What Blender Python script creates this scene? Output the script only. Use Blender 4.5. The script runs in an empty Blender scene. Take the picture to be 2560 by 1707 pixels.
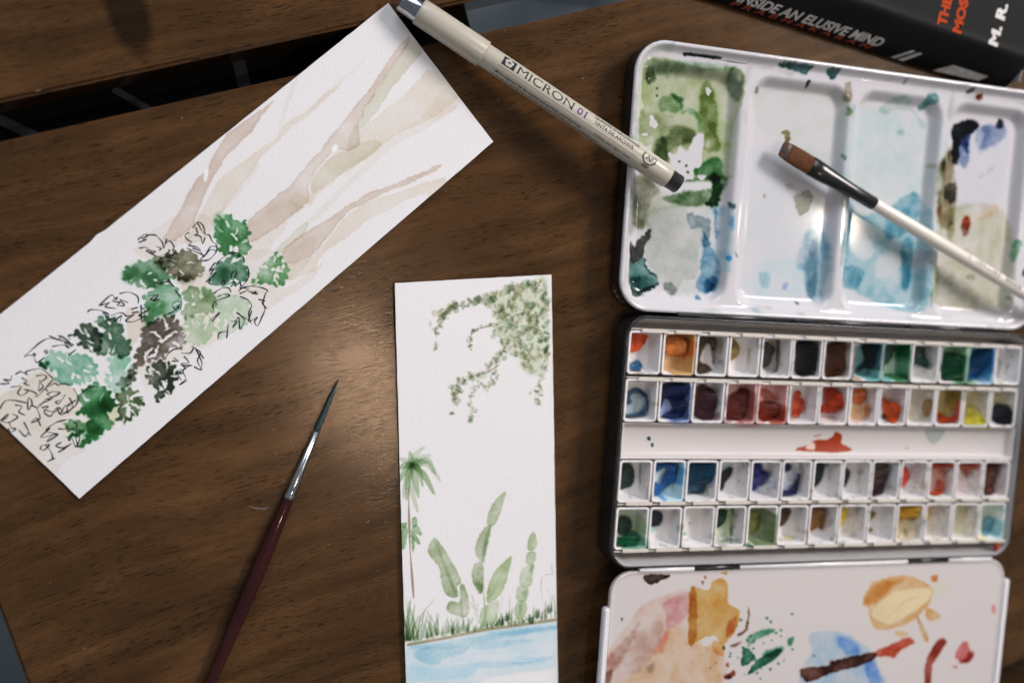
import bpy, bmesh, math, random
import numpy as np
from mathutils import Matrix, Vector

# ------------------------------------------------------------------ camera, lamps, exposure
S = 0.001                                   # every length below is in millimetres
scene = bpy.context.scene
C = scene.collection
PW, PH, FPX = 2560.0, 1707.0, 2489.0        # photograph size and focal length in its pixels
CAM = np.array([-172.4, 44.4, 400.7])       # table top is z = 0, x runs along the rows of the paint tin
ROT = np.array([[0.9540810, -0.0374776, -0.2971950], [0.0639470, 0.9947540, 0.0798451], [0.2926435, -0.0951834, 0.9514725]])
cd = bpy.data.cameras.new('camera'); cam = bpy.data.objects.new('camera', cd); C.objects.link(cam)
cd.sensor_width = 36.0; cd.lens = 35.0; cd.clip_start = 0.01; cd.clip_end = 50.0
cam.matrix_world = Matrix.Translation(Vector(CAM * S)) @ Matrix(ROT.tolist()).to_4x4()
cd.dof.use_dof = True; cd.dof.focus_distance = 0.398; cd.dof.aperture_fstop = 4.2
scene.camera = cam
w = bpy.data.worlds.new('World'); scene.world = w; w.use_nodes = True
w.node_tree.nodes['Background'].inputs[0].default_value = (0.80, 0.88, 1.0, 1); w.node_tree.nodes['Background'].inputs[1].default_value = 0.09
def lamp(name, loc, target, size, power, col, shape='DISK', size_y=None, spread=180):
    l = bpy.data.lights.new(name, 'AREA'); l.shape = shape; l.size = size
    if size_y: l.size_y = size_y
    l.energy = power; l.color = col; l.spread = math.radians(spread)
    o = bpy.data.objects.new(name, l); C.objects.link(o); o.location = loc
    o.rotation_euler = (Vector(target) - Vector(loc)).to_track_quat('-Z', 'Y').to_euler()
    return o
lamp('ceiling_lamp', (1.55, 1.20, 1.60), (0.10, 0.05, 0), 0.75, 2.15, (1.0, 0.93, 0.895), spread=50)
lamp('ceiling_spot', (1.06, 0.16, 1.38), (0.0, 0.0, 0), 0.05, 0.45, (1.0, 0.86, 0.70))
lamp('ceiling_lamp', (0.125, -0.20, 1.45), (0.03, 0.03, 0), 0.06, 0.095, (1.0, 0.80, 0.64), spread=50)
lamp('window_light', (-0.50, 1.85, 1.30), (0.05, 0.0, 0), 1.3, 10.0, (0.82, 0.89, 1.0), 'RECTANGLE', 1.1)
scene.view_settings.view_transform = 'Standard'; scene.view_settings.look = 'None'
scene.view_settings.exposure = 1.14; scene.view_settings.gamma = 1.0
scene.cycles.use_denoising = True
scene.cycles.max_bounces = 8

# ------------------------------------------------------------------ helpers
def unproject(pts, z):
    """points of the photograph -> points of the place at height z (mm)"""
    p = np.atleast_2d(np.asarray(pts, float))
    d = np.c_[(p[:, 0] - PW / 2) / FPX, -(p[:, 1] - PH / 2) / FPX, -np.ones(len(p))] @ ROT.T
    t = (np.asarray(z, float) - CAM[2]) / d[:, 2]
    return CAM + d * t[:, None]
def at(x, y, z): return unproject([(x, y)], z)[0]
def lin(c):
    c = np.asarray(c, float) / 255.0
    return np.where(c <= 0.04045, c / 12.92, ((c + 0.055) / 1.055) ** 2.4)
def srgb(a): return np.where(a <= 0.0031308, a * 12.92, 1.055 * np.clip(a, 1e-9, None) ** (1 / 2.4) - 0.055)
FR = {  # enlarged views used for measuring: origin and scale
 'Z1': (0, 0, 2.735), 'Z8': (500, 80, 2.528), 'Z4': (0, 500, 2.735), 'ZL': (0, 860, 3.7935), 'P2a': (940, 670, 3.136), 'P2b': (940, 1100, 2.584),
 'L5': (1550, 90, 4.48), 'L6': (1550, 440, 4.48), 'L7': (1840, 160, 4.126), 'L8': (2200, 200, 4.355), 'L3': (1560, 0, 2.351), 'L9': (1500, 360, 2.218),
 'L4': (2300, 560, 3.92), 'F': (1460, 1330, 2.138), 'A': (1500, 780, 4.2), 'B': (2000, 780, 4.2), 'C': (1500, 1060, 4.2), 'D': (2000, 1060, 4.2), 'N': (0, 0, 1.0)}
def pp(fr, s):
    ox, oy, k = FR[fr]
    a = np.array([[float(v) for v in q.split(',')] for q in s.split()]) if isinstance(s, str) else np.asarray(s, float)
    return a / k + np.array([ox, oy])

def tag(o, label=None, cat=None, group=None, kind=None):
    for k, v in (('label', label), ('category', cat), ('group', group), ('kind', kind)):
        if v: o[k] = v
    return o
def empty(name, loc):
    o = bpy.data.objects.new(name, None); C.objects.link(o); o.location = Vector(loc) * S
    o.empty_display_size = 0.01
    return o
def adopt(o, parent):
    o.parent = parent
    q = parent; m = Matrix.Identity(4); chain = []
    while q: chain.append(q); q = q.parent
    for q in reversed(chain): m = m @ q.matrix_parent_inverse @ q.matrix_basis
    o.matrix_parent_inverse = m.inverted()
def mesh(name, verts, faces, mat, parent=None, uv=None, smooth=False, loc=None, fmat=None):
    """verts in mm (world, or relative to loc)"""
    me = bpy.data.meshes.new(name)
    me.from_pydata([(v[0] * S, v[1] * S, v[2] * S) for v in verts], [], [tuple(int(i) for i in f) for f in faces])
    for m in (mat if isinstance(mat, (list, tuple)) else [mat]): me.materials.append(m)
    if fmat is not None: me.polygons.foreach_set('material_index', fmat)
    if uv is not None:
        lay = me.uv_layers.new(name='UVMap'); uv = np.asarray(uv, float)
        li = np.empty(len(me.loops), dtype=np.int32); me.loops.foreach_get('vertex_index', li)
        lay.data.foreach_set('uv', uv[li].astype(np.float32).ravel())
    if smooth: me.polygons.foreach_set('use_smooth', [True] * len(me.polygons))
    me.update()
    o = bpy.data.objects.new(name, me); C.objects.link(o)
    if loc is not None: o.location = Vector(loc) * S
    if parent: adopt(o, parent)
    return o
def bm_obj(name, bm, mat, parent=None, smooth=False, bevel=0.0, seg=2):
    """bm in mm"""
    if bevel: bmesh.ops.bevel(bm, geom=list(bm.edges), offset=bevel, segments=seg, affect='EDGES', clamp_overlap=True)
    bmesh.ops.recalc_face_normals(bm, faces=bm.faces)
    bmesh.ops.scale(bm, vec=(S, S, S), verts=bm.verts)
    me = bpy.data.meshes.new(name); bm.to_mesh(me); bm.free()
    for m in (mat if isinstance(mat, (list, tuple)) else [mat]): me.materials.append(m)
    if smooth: me.polygons.foreach_set('use_smooth', [True] * len(me.polygons))
    o = bpy.data.objects.new(name, me); C.objects.link(o)
    if parent: adopt(o, parent)
    return o
def box_bm(x0, x1, y0, y1, z0, z1):
    bm = bmesh.new(); bmesh.ops.create_cube(bm, size=1.0)
    for v in bm.verts:
        v.co = Vector((x0 + (v.co.x + .5) * (x1 - x0), y0 + (v.co.y + .5) * (y1 - y0), z0 + (v.co.z + .5) * (z1 - z0)))
    return bm
def rrect(x0, x1, y0, y1, r, n=8):
    out = []
    for cx, cy, a0 in ((x1 - r, y1 - r, 0), (x0 + r, y1 - r, 90), (x0 + r, y0 + r, 180), (x1 - r, y0 + r, 270)):
        for i in range(n + 1):
            a = math.radians(a0 + 90 * i / n); out.append((cx + r * math.cos(a), cy + r * math.sin(a)))
    return out
def loft(rings, close_bottom=False, close_top=False):
    """rings: lists of (x,y,z) with equal count"""
    n = len(rings[0]); v = [p for r in rings for p in r]; f = []
    for k in range(len(rings) - 1):
        for i in range(n):
            j = (i + 1) % n
            f.append((k * n + i, k * n + j, (k + 1) * n + j, (k + 1) * n + i))
    if close_bottom: f.append(tuple(range(n - 1, -1, -1)))
    if close_top: f.append(tuple((len(rings) - 1) * n + i for i in range(n)))
    return v, f
def rod(p0, p1, prof, seg=28, up=(0, 0, 1), caps=True):
    """prof: (s mm from p0, half width, half height) -> verts, faces; also arc parametrisation"""
    p0 = Vector(p0); d = (Vector(p1) - p0).normalized()
    side = d.cross(Vector(up)).normalized(); top = side.cross(d).normalized()
    rings = []
    for s, a, b in prof:
        rings.append([tuple(p0 + d * s + side * (a * math.cos(2 * math.pi * i / seg)) + top * (b * math.sin(2 * math.pi * i / seg))) for i in range(seg)])
    return loft(rings, caps, caps)

# ------------------------------------------------------------------ materials
def newmat(name):
    m = bpy.data.materials.new(name); m.use_nodes = True
    return m, m.node_tree.nodes, m.node_tree.links, m.node_tree.nodes['Principled BSDF']
def nd(ns, t, **kw):
    n = ns.new(t)
    for k, v in kw.items(): setattr(n, k, v)
    return n
def plain(name, col, rough=0.5, metal=0.0, var=0.10, scale=250.0, bump=0.0, spec=0.5, coat=0.0, stretch=(1, 1, 1), rvar=0.12):
    """procedural: base colour with noise mottling, roughness wear and fine relief"""
    m, ns, ls, b = newmat(name)
    tc = nd(ns, 'ShaderNodeTexCoord'); mp = nd(ns, 'ShaderNodeMapping'); mp.inputs['Scale'].default_value = stretch
    ls.new(tc.outputs['Object'], mp.inputs[0])
    nz = nd(ns, 'ShaderNodeTexNoise'); nz.inputs['Scale'].default_value = scale; nz.inputs['Detail'].default_value = 5
    ls.new(mp.outputs[0], nz.inputs['Vector'])
    rp = nd(ns, 'ShaderNodeValToRGB'); c = np.array(col, float)
    rp.color_ramp.elements[0].position = 0.28; rp.color_ramp.elements[1].position = 0.72
    rp.color_ramp.elements[0].color = (*np.clip(c * (1 - var), 0, 1), 1); rp.color_ramp.elements[1].color = (*np.clip(c * (1 + var), 0, 1), 1)
    ls.new(nz.outputs[0], rp.inputs[0]); ls.new(rp.outputs[0], b.inputs['Base Color'])
    mr = nd(ns, 'ShaderNodeMapRange'); mr.inputs[3].default_value = max(rough - rvar, 0.03); mr.inputs[4].default_value = min(rough + rvar, 1)
    ls.new(nz.outputs[0], mr.inputs[0]); ls.new(mr.outputs[0], b.inputs['Roughness'])
    b.inputs['Metallic'].default_value = metal; b.inputs['Specular IOR Level'].default_value = spec; b.inputs['Coat Weight'].default_value = coat
    if bump:
        bp = nd(ns, 'ShaderNodeBump'); bp.inputs['Strength'].default_value = bump; bp.inputs['Distance'].default_value = 0.0006
        ls.new(nz.outputs[0], bp.inputs['Height']); ls.new(bp.outputs[0], b.inputs['Normal'])
    return m
def wood(name, knots=()):
    m, ns, ls, b = newmat(name)
    tc = nd(ns, 'ShaderNodeTexCoord')
    # slow wander of the grain
    wn = nd(ns, 'ShaderNodeTexNoise'); wn.inputs['Scale'].default_value = 9.0; wn.inputs['Detail'].default_value = 2
    ls.new(tc.outputs['Object'], wn.inputs['Vector'])
    sub = nd(ns, 'ShaderNodeVectorMath', operation='SUBTRACT'); sub.inputs[1].default_value = (.5, .5, .5); ls.new(wn.outputs['Color'], sub.inputs[0])
    mul = nd(ns, 'ShaderNodeVectorMath', operation='MULTIPLY'); mul.inputs[1].default_value = (0.0, 0.020, 0.0); ls.new(sub.outputs[0], mul.inputs[0])
    add = nd(ns, 'ShaderNodeVectorMath', operation='ADD'); ls.new(tc.outputs['Object'], add.inputs[0]); ls.new(mul.outputs[0], add.inputs[1])
    def stretched(sx, sy, detail, rough=0.55):
        mp = nd(ns, 'ShaderNodeMapping'); mp.inputs['Scale'].default_value = (sx, sy, 40); ls.new(add.outputs[0], mp.inputs[0])
        n = nd(ns, 'ShaderNodeTexNoise'); n.inputs['Scale'].default_value = 1.0; n.inputs['Detail'].default_value = detail; n.inputs['Roughness'].default_value = rough
        ls.new(mp.outputs[0], n.inputs['Vector']); return n
    mott = stretched(13, 30, 6, .62); band = stretched(8, 160, 5); pore = stretched(230, 1500, 1.5); pore2 = stretched(110, 900, 1.0); fib = stretched(70, 3000, 3)
    r1 = nd(ns, 'ShaderNodeValToRGB'); e = r1.color_ramp.elements
    e[0].position = 0.36; e[0].color = (0.036, 0.0175, 0.0070, 1); e[1].position = 0.66; e[1].color = (0.120, 0.0575, 0.0215, 1)
    k = e.new(0.50); k.color = (0.066, 0.0315, 0.0118, 1)
    mx = nd(ns, 'ShaderNodeMix'); mx.inputs[0].default_value = 0.42; ls.new(mott.outputs[0], mx.inputs[2]); ls.new(band.outputs[0], mx.inputs[3])
    ls.new(mx.outputs[0], r1.inputs[0])
    def ramp(src, a, bb, lo, hi=1.0):
        r = nd(ns, 'ShaderNodeMapRange'); r.inputs[1].default_value = a; r.inputs[2].default_value = bb; r.inputs[3].default_value = lo; r.inputs[4].default_value = hi
        ls.new(src.outputs[0], r.inputs[0]); return r
    p1 = ramp(pore, 0.35, 0.45, 0.42); p2 = ramp(pore2, 0.28, 0.38, 0.55); f1 = ramp(fib, 0.2, 0.8, 0.80, 1.2)
    zone = stretched(16, 55, 3); zr = ramp(zone, 0.38, 0.62, 0.15, 1.0)      # open-pored and closed zones
    inv = nd(ns, 'ShaderNodeMath', operation='SUBTRACT'); inv.inputs[0].default_value = 1; ls.new(p1.outputs[0], inv.inputs[1])
    iz = nd(ns, 'ShaderNodeMath', operation='MULTIPLY'); ls.new(inv.outputs[0], iz.inputs[0]); ls.new(zr.outputs[0], iz.inputs[1])
    p1 = nd(ns, 'ShaderNodeMath', operation='SUBTRACT'); p1.inputs[0].default_value = 1; ls.new(iz.outputs[0], p1.inputs[1])
    mm = nd(ns, 'ShaderNodeMath', operation='MULTIPLY'); ls.new(p1.outputs[0], mm.inputs[0]); ls.new(p2.outputs[0], mm.inputs[1])
    mm2 = nd(ns, 'ShaderNodeMath', operation='MULTIPLY'); ls.new(mm.outputs[0], mm2.inputs[0]); ls.new(f1.outputs[0], mm2.inputs[1])
    last = mm2
    for (kx, ky, ka, kb) in knots:       # elongated dark knots in the board
        mp = nd(ns, 'ShaderNodeMapping', vector_type='POINT'); mp.inputs['Location'].default_value = (-kx / ka, -ky / kb, 0); mp.inputs['Scale'].default_value = (1 / ka, 1 / kb, 0)
        ls.new(add.outputs[0], mp.inputs[0])
        ln = nd(ns, 'ShaderNodeVectorMath', operation='LENGTH'); ls.new(mp.outputs[0], ln.inputs[0])
        r = nd(ns, 'ShaderNodeMapRange'); r.inputs[1].default_value = 0.75; r.inputs[2].default_value = 1.15; r.inputs[3].default_value = 0.30; r.inputs[4].default_value = 1
        ls.new(ln.outputs['Value'], r.inputs[0])
        q = nd(ns, 'ShaderNodeMath', operation='MULTIPLY'); ls.new(last.outputs[0], q.inputs[0]); ls.new(r.outputs[0], q.inputs[1]); last = q
    vo = nd(ns, 'ShaderNodeTexVoronoi'); vo.inputs['Scale'].default_value = 75; ls.new(tc.outputs['Object'], vo.inputs['Vector'])
    dust = nd(ns, 'ShaderNodeMapRange'); dust.inputs[1].default_value = .018; dust.inputs[2].default_value = .032; dust.inputs[3].default_value = 3.2; dust.inputs[4].default_value = 1; ls.new(vo.outputs['Distance'], dust.inputs[0])
    q = nd(ns, 'ShaderNodeMath', operation='MULTIPLY'); ls.new(last.outputs[0], q.inputs[0]); ls.new(dust.outputs[0], q.inputs[1]); last = q
    vm = nd(ns, 'ShaderNodeVectorMath', operation='SCALE'); ls.new(r1.outputs[0], vm.inputs[0]); ls.new(last.outputs[0], vm.inputs['Scale'])
    ls.new(vm.outputs[0], b.inputs['Base Color'])
    rr = ramp(mott, 0.3, 0.7, 0.155, 0.215); ls.new(rr.outputs[0], b.inputs['Roughness'])
    b.inputs['Specular IOR Level'].default_value = 0.34; b.inputs['Specular Tint'].default_value = (1.0, 0.84, 0.68, 1)
    bp = nd(ns, 'ShaderNodeBump'); bp.inputs['Strength'].default_value = 0.24; bp.inputs['Distance'].default_value = 0.00014
    ls.new(mm2.outputs[0], bp.inputs['Height']); ls.new(bp.outputs[0], b.inputs['Normal'])
    return m

# ------------------------------------------------------------------ a painter that works in code (pigment washes, dabs, pen lines, print)
def vnoise(h, w_, cell, seed, octaves=3):
    rng = np.random.default_rng(seed); out = np.zeros((h, w_), np.float32); amp = 1.0; tot = 0
    for o in range(octaves):
        c = max(cell / 2 ** o, 1.0); gh, gw = int(h / c) + 3, int(w_ / c) + 3
        g = rng.random((gh, gw)).astype(np.float32)
        y = np.arange(h) / c; x = np.arange(w_) / c; yi = y.astype(int); xi = x.astype(int)
        fy = (y - yi)[:, None]; fx = (x - xi)[None]; fy = fy * fy * (3 - 2 * fy); fx = fx * fx * (3 - 2 * fx)
        a = g[yi][:, xi]; b_ = g[yi][:, xi + 1]; c_ = g[yi + 1][:, xi]; d = g[yi + 1][:, xi + 1]
        out += amp * ((a * (1 - fx) + b_ * fx) * (1 - fy) + (c_ * (1 - fx) + d * fx) * fy).astype(np.float32); tot += amp; amp *= 0.5
    return out / tot
def blur(m, r):
    r = int(round(r))
    if r < 1: return m
    for _ in range(2):
        for ax in (0, 1):
            p = np.pad(m, [(r + 1, r) if a == ax else (0, 0) for a in (0, 1)], mode='edge')
            c = np.cumsum(p, axis=ax)
            m = ((c[2 * r + 1:] - c[:-2 * r - 1]) if ax == 0 else (c[:, 2 * r + 1:] - c[:, :-2 * r - 1])) / (2 * r + 1)
    return m
def spline(p, closed=True, n=4):
    p = np.asarray(p, float); N = len(p)
    if N < 3: return p
    idx = range(N) if closed else range(N - 1); out = []
    for i in idx:
        p0, p1, p2, p3 = (p[(i - 1) % N], p[i], p[(i + 1) % N], p[(i + 2) % N]) if closed else (p[max(i - 1, 0)], p[i], p[i + 1], p[min(i + 2, N - 1)])
        for t in np.arange(n) / n:
            out.append(0.5 * (2 * p1 + (p2 - p0) * t + (2 * p0 - 5 * p1 + 4 * p2 - p3) * t * t + (3 * p1 - p0 - 3 * p2 + p3) * t ** 3))
    if not closed: out.append(p[-1])
    return np.array(out)
class Canvas:
    def __init__(self, origin, ux, wmm, hmm, z, seen, albedo, res=7.0, seed=1):
        self.o = np.array(origin[:2], float); self.ux = np.array(ux[:2], float) / np.linalg.norm(ux[:2]); self.uy = np.array([-self.ux[1], self.ux[0]])
        self.wmm, self.hmm, self.z, self.res = wmm, hmm, z, res
        self.W, self.H = int(wmm * res), int(hmm * res)
        self.a = np.ones((self.H, self.W, 3), np.float32) * np.array(albedo, np.float32)
        self.seen = lin(seen); self.albedo = np.array(albedo, float)
        self.nx = vnoise(self.H, self.W, 9 * res / 7, seed, 3) - .5; self.ny = vnoise(self.H, self.W, 9 * res / 7, seed + 1, 3) - .5
        self.big = vnoise(self.H, self.W, 60 * res / 7, seed + 2, 4); self.fine = vnoise(self.H, self.W, 3.0, seed + 3, 2)
        st = vnoise(self.H, int(self.W * 1.0), 26 * res / 7, seed + 4, 4); self.patch = st
        self.rng = np.random.default_rng(seed + 5)
    def loc(self, pts, z=None):
        q = unproject(pts, self.z if z is None else z)[:, :2] - self.o
        return np.c_[q @ self.ux, q @ self.uy] * self.res
    def local(self, xy):
        q = np.atleast_2d(np.asarray(xy, float))[:, :2] - self.o
        return np.c_[q @ self.ux, q @ self.uy]
    def uv(self, xy): return self.local(xy) / np.array([self.wmm, self.hmm])
    def _mask(self, P, pad):
        x0 = max(int(P[:, 0].min()) - pad, 0); x1 = min(int(P[:, 0].max()) + pad + 2, self.W)
        y0 = max(int(P[:, 1].min()) - pad, 0); y1 = min(int(P[:, 1].max()) + pad + 2, self.H)
        if x1 - x0 < 2 or y1 - y0 < 2: return None
        ins = np.zeros((y1 - y0, x1 - x0), bool); X = np.arange(x0, x1) + .5; Y = np.arange(y0, y1) + .5
        for (ax, ay), (bx, by) in zip(P, np.roll(P, -1, 0)):
            if ay == by: continue
            lo, hi = (ay, by) if ay < by else (by, ay)
            i0, i1 = np.searchsorted(Y, [lo, hi])
            if i1 <= i0: continue
            xi = ax + (Y[i0:i1] - ay) * (bx - ax) / (by - ay)
            ins[i0:i1] ^= X[None] < xi[:, None]
        return x0, x1, y0, y1, ins.astype(np.float32)
    def _lay(self, x0, x1, y0, y1, d, col, opaque=False):
        reg = self.a[y0:y1, x0:x1]
        if opaque:
            c = (lin(col) / self.seen * self.albedo).astype(np.float32); d = np.clip(d, 0, 1)[..., None]
            reg[:] = reg * (1 - d) + c * d
        else:
            T = np.clip(lin(col) / self.seen, 0.004, 1.0); T = (T * .94 + .06 * T.mean()).astype(np.float32)
            reg[:] = reg * np.exp(np.log(T) * d[..., None])
    def wash(self, fr, s, col, amt=1.0, rough=1.0, soft=0.8, edge=0.5, var=0.5, grain=0.12, holes=0, hole=(2.2, 0.9), hseed=0, opaque=False, smooth=True, z=None, local=False, patch=0.0, desat=0.0, lobes=0.0):
        P = np.asarray(s, float) if local else self.loc(pp(fr, s), z)
        if smooth: P = spline(P)
        if lobes:                 # scalloped leaf margin with sharp notches
            P = np.concatenate([P[i] + (P[(i + 1) % len(P)] - P[i]) * np.array([[0], [.34], [.67]]) for i in range(len(P))])
            dq = np.roll(P, -1, 0) - np.roll(P, 1, 0); nq = np.c_[dq[:, 1], -dq[:, 0]] / (np.linalg.norm(dq, axis=1)[:, None] + 1e-6); cq = P.mean(0); nq *= np.sign((nq * (P - cq)).sum(1))[:, None]
            arc = np.cumsum(np.linalg.norm(np.diff(P, axis=0, prepend=P[:1]), axis=1)); lam = arc[-1] / max(round(arc[-1] / (2.9 * self.res)), 3)
            P = P + nq * ((np.abs(np.sin(np.pi * arc / lam + hseed)) - .62) * lobes * self.res * (.7 + .6 * np.sin(arc * .037 + hseed) ** 2))[:, None]
        k = self.res / 7.0; pad = int(8 * k + soft * 3 * k)
        r = self._mask(P, pad)
        if r is None: return
        x0, x1, y0, y1, m = r
        if holes:
            rg = np.random.default_rng(hseed + 11); ys, xs = np.nonzero(blur(m, 4 * k) > .85); yy, xx = np.mgrid[0:m.shape[0], 0:m.shape[1]]
            for _ in range(holes):
                if not len(xs): break
                i = rg.integers(len(xs)); an = math.atan2(ys[i] - ys.mean(), xs[i] - xs.mean()) + rg.normal(0, .45); L = hole[0] * rg.uniform(.6, 1.7) * self.res / 2; B = hole[1] * rg.uniform(.6, 1.3) * self.res / 2
                dx, dy = xx - xs[i], yy - ys[i]; u = dx * math.cos(an) + dy * math.sin(an); v = -dx * math.sin(an) + dy * math.cos(an) + 0.02 * u * u / max(B, 1)
                m = m * (((u / L) ** 2 + (v / B) ** 2) > 1)
            for _ in range(int(holes * .25)):      # notches between the lobes
                j = rg.integers(len(P)); bx, by = P[j][0] - x0, P[j][1] - y0; an = math.atan2(by - ys.mean(), bx - xs.mean()) + rg.normal(0, .35); L = rg.uniform(1.0, 2.0) * self.res; B = rg.uniform(.25, .5) * self.res
                dx, dy = xx - bx, yy - by; u = dx * math.cos(an) + dy * math.sin(an); v = -dx * math.sin(an) + dy * math.cos(an)
                m = m * (((u / L) ** 2 + (v / B) ** 2) > 1)
        if rough > 0:
            h, wd = m.shape; yy, xx = np.mgrid[0:h, 0:wd]; amp = 7 * k * rough
            yi = np.clip(yy + np.round(self.ny[y0:y1, x0:x1] * amp).astype(int), 0, h - 1); xi = np.clip(xx + np.round(self.nx[y0:y1, x0:x1] * amp).astype(int), 0, wd - 1)
            m = m[yi, xi]
        inner = blur(m, 5 * k); ms = blur(m, max(soft * k, 1))
        ed = np.clip((m - inner) * 2, 0, 1)
        d = ms * amt * (1 - var / 2 + var * (self.big[y0:y1, x0:x1] - .5) * 2.4 + var / 2 + edge * blur(ed, 1) + grain * (self.fine[y0:y1, x0:x1] - .5) * 2)
        if patch:
            pn = self.patch[y0:y1, x0:x1]; d = d * (1 - patch + patch * 2.0 * np.clip((pn - .40) * 5, 0, 1))
        if desat: col = tuple(np.array(col, float) * (1 - desat) + np.mean(col) * desat)
        self._lay(x0, x1, y0, y1, np.clip(d, 0, None), col, opaque)
    def line(self, fr, s, col=(30, 32, 40), wmm=0.32, taper=0.5, opaque=True, amt=1.0, smooth=True, z=None, local=False, soft=1.0):
        P = np.asarray(s, float) if local else self.loc(pp(fr, s), z)
        if smooth: P = spline(P, False, 5)
        P = np.clip(P, [-40, -40], [self.W + 40, self.H + 40])
        x0 = max(int(P[:, 0].min()) - 8, 0); x1 = min(int(P[:, 0].max()) + 9, self.W); y0 = max(int(P[:, 1].min()) - 8, 0); y1 = min(int(P[:, 1].max()) + 9, self.H)
        if x1 - x0 < 2 or y1 - y0 < 2: return
        cov = np.zeros((y1 - y0, x1 - x0), np.float32); n = len(P) - 1; ph = self.rng.uniform(0, 6)
        for i in range(n):
            a, b_ = P[i], P[i + 1]; wd = wmm * self.res / 2 * (1 - taper * .5 + taper * .5 * math.sin(ph + i * 0.55))
            bx0 = max(int(min(a[0], b_[0]) - wd - 2), x0); bx1 = min(int(max(a[0], b_[0]) + wd + 3), x1); by0 = max(int(min(a[1], b_[1]) - wd - 2), y0); by1 = min(int(max(a[1], b_[1]) + wd + 3), y1)
            if bx1 <= bx0 or by1 <= by0: continue
            yy, xx = np.mgrid[by0:by1, bx0:bx1] + .5; d = b_ - a; L2 = max((d ** 2).sum(), 1e-6)
            t = np.clip(((xx - a[0]) * d[0] + (yy - a[1]) * d[1]) / L2, 0, 1)
            dist = np.hypot(xx - a[0] - t * d[0], yy - a[1] - t * d[1])
            c = np.clip((wd - dist) / soft + .5, 0, 1); sl = cov[by0 - y0:by1 - y0, bx0 - x0:bx1 - x0]; np.maximum(sl, c, out=sl)
        self._lay(x0, x1, y0, y1, cov * amt, col, opaque)
    def stroke(self, fr, s, col, w0, w1, amt=1.0, **kw):
        """tapering brush stroke: half widths in view pixels at both ends, thickest in between"""
        q = spline(pp(fr, s), False, 6); k = FR[fr][2]; t = np.linspace(0, 1, len(q))
        d = np.gradient(q, axis=0); nrm = np.c_[-d[:, 1], d[:, 0]] / (np.linalg.norm(d, axis=1)[:, None] + 1e-9)
        hw = (w0 * (1 - t) + w1 * t)[:, None] / k
        if kw.pop('belly', False): hw = hw * (0.35 + 1.0 * np.sin(np.pi * np.clip(t * .95 + .05, 0, 1))[:, None] ** .8)
        kw.setdefault('smooth', False); kw.setdefault('rough', .5)
        self.wash('N', np.r_[q + nrm * hw, (q - nrm * hw)[::-1]], col, amt, **kw)
    def tris(self, P, T, col):
        """flat print: fill triangles (canvas pixels)"""
        cov = np.zeros((self.H, self.W), np.float32)
        for t in T:
            r = self._mask(P[list(t)], 1)
            if r is not None: x0, x1, y0, y1, m = r; np.maximum(cov[y0:y1, x0:x1], m, out=cov[y0:y1, x0:x1])
        self._lay(0, self.W, 0, self.H, blur(cov, 1) * .6 + cov * .4, col, True)
    def material(self, name, rough=0.9, bump=0.0, bscale=900.0, spec=0.3, coat=0.0):
        img = bpy.data.images.new(name, self.W, self.H)
        px = np.ones((self.H, self.W, 4), np.float32); px[..., :3] = np.clip(srgb(self.a), 0, 1)
        img.pixels.foreach_set(px.ravel()); img.update(); img.pack()
        m, ns, ls, b = newmat(name)
        t = nd(ns, 'ShaderNodeTexImage'); t.image = img; t.extension = 'EXTEND'; t.interpolation = 'Cubic'
        ls.new(t.outputs[0], b.inputs['Base Color']); b.inputs['Roughness'].default_value = rough
        b.inputs['Specular IOR Level'].default_value = spec; b.inputs['Coat Weight'].default_value = coat; b.inputs['Coat Roughness'].default_value = 0.12
        if bump:
            tc = nd(ns, 'ShaderNodeTexCoord'); nz = nd(ns, 'ShaderNodeTexNoise'); nz.inputs['Scale'].default_value = bscale; nz.inputs['Detail'].default_value = 3
            ls.new(tc.outputs['Object'], nz.inputs['Vector']); bp = nd(ns, 'ShaderNodeBump'); bp.inputs['Strength'].default_value = bump; bp.inputs['Distance'].default_value = 0.0005
            ls.new(nz.outputs[0], bp.inputs['Height']); ls.new(bp.outputs[0], b.inputs['Normal'])
        return m
def text_mesh(s, size=1.0, bold=0.0, shear=0.0, space=1.0):
    cu = bpy.data.curves.new('lettering', 'FONT'); cu.body = s; cu.size = size; cu.offset = bold; cu.shear = shear; cu.space_character = space; cu.resolution_u = 3
    o = bpy.data.objects.new('lettering', cu); C.objects.link(o)
    me = bpy.data.meshes.new_from_object(o.evaluated_get(bpy.context.evaluated_depsgraph_get()))
    bpy.data.objects.remove(o); bpy.data.curves.remove(cu)
    me.calc_loop_triangles()
    V = np.array([v.co[:2] for v in me.vertices]); T = [tuple(t.vertices) for t in me.loop_triangles]
    bpy.data.meshes.remove(me)
    return V, T

# ------------------------------------------------------------------ setting: floor far below, table of wide boards
A19 = math.radians(19.0); U = Vector((math.cos(A19), math.sin(A19), 0)); V = Vector((-math.sin(A19), math.cos(A19), 0))
floor_mat = plain('floor_stone', (0.100, 0.122, 0.135), 0.55, var=0.18, scale=14)
grout_mat = plain('floor_grout', (0.05, 0.06, 0.07), 0.8, scale=60)
tag(bm_obj('floor', box_bm(-1800, 1800, -1800, 1800, -742, -724), grout_mat), kind='structure')
fl = bpy.data.objects['floor']
tile_me = None
for i in range(-3, 4):
    for j in range(-3, 4):
        if tile_me is None:
            t = bm_obj('tile', box_bm(-249, 249, -249, 249, -726, -720), floor_mat, fl, bevel=1.0); tile_me = t.data
        else:
            t = bpy.data.objects.new('tile', tile_me); C.objects.link(t); adopt(t, fl)
        t.matrix_basis = Matrix.Translation(Vector((i * 502 * S, j * 502 * S + 0.1, 0)))
table = tag(empty('table', (0, 0, -720)), 'dark brown wooden table of wide boards with an open gap between them', 'table')
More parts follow.
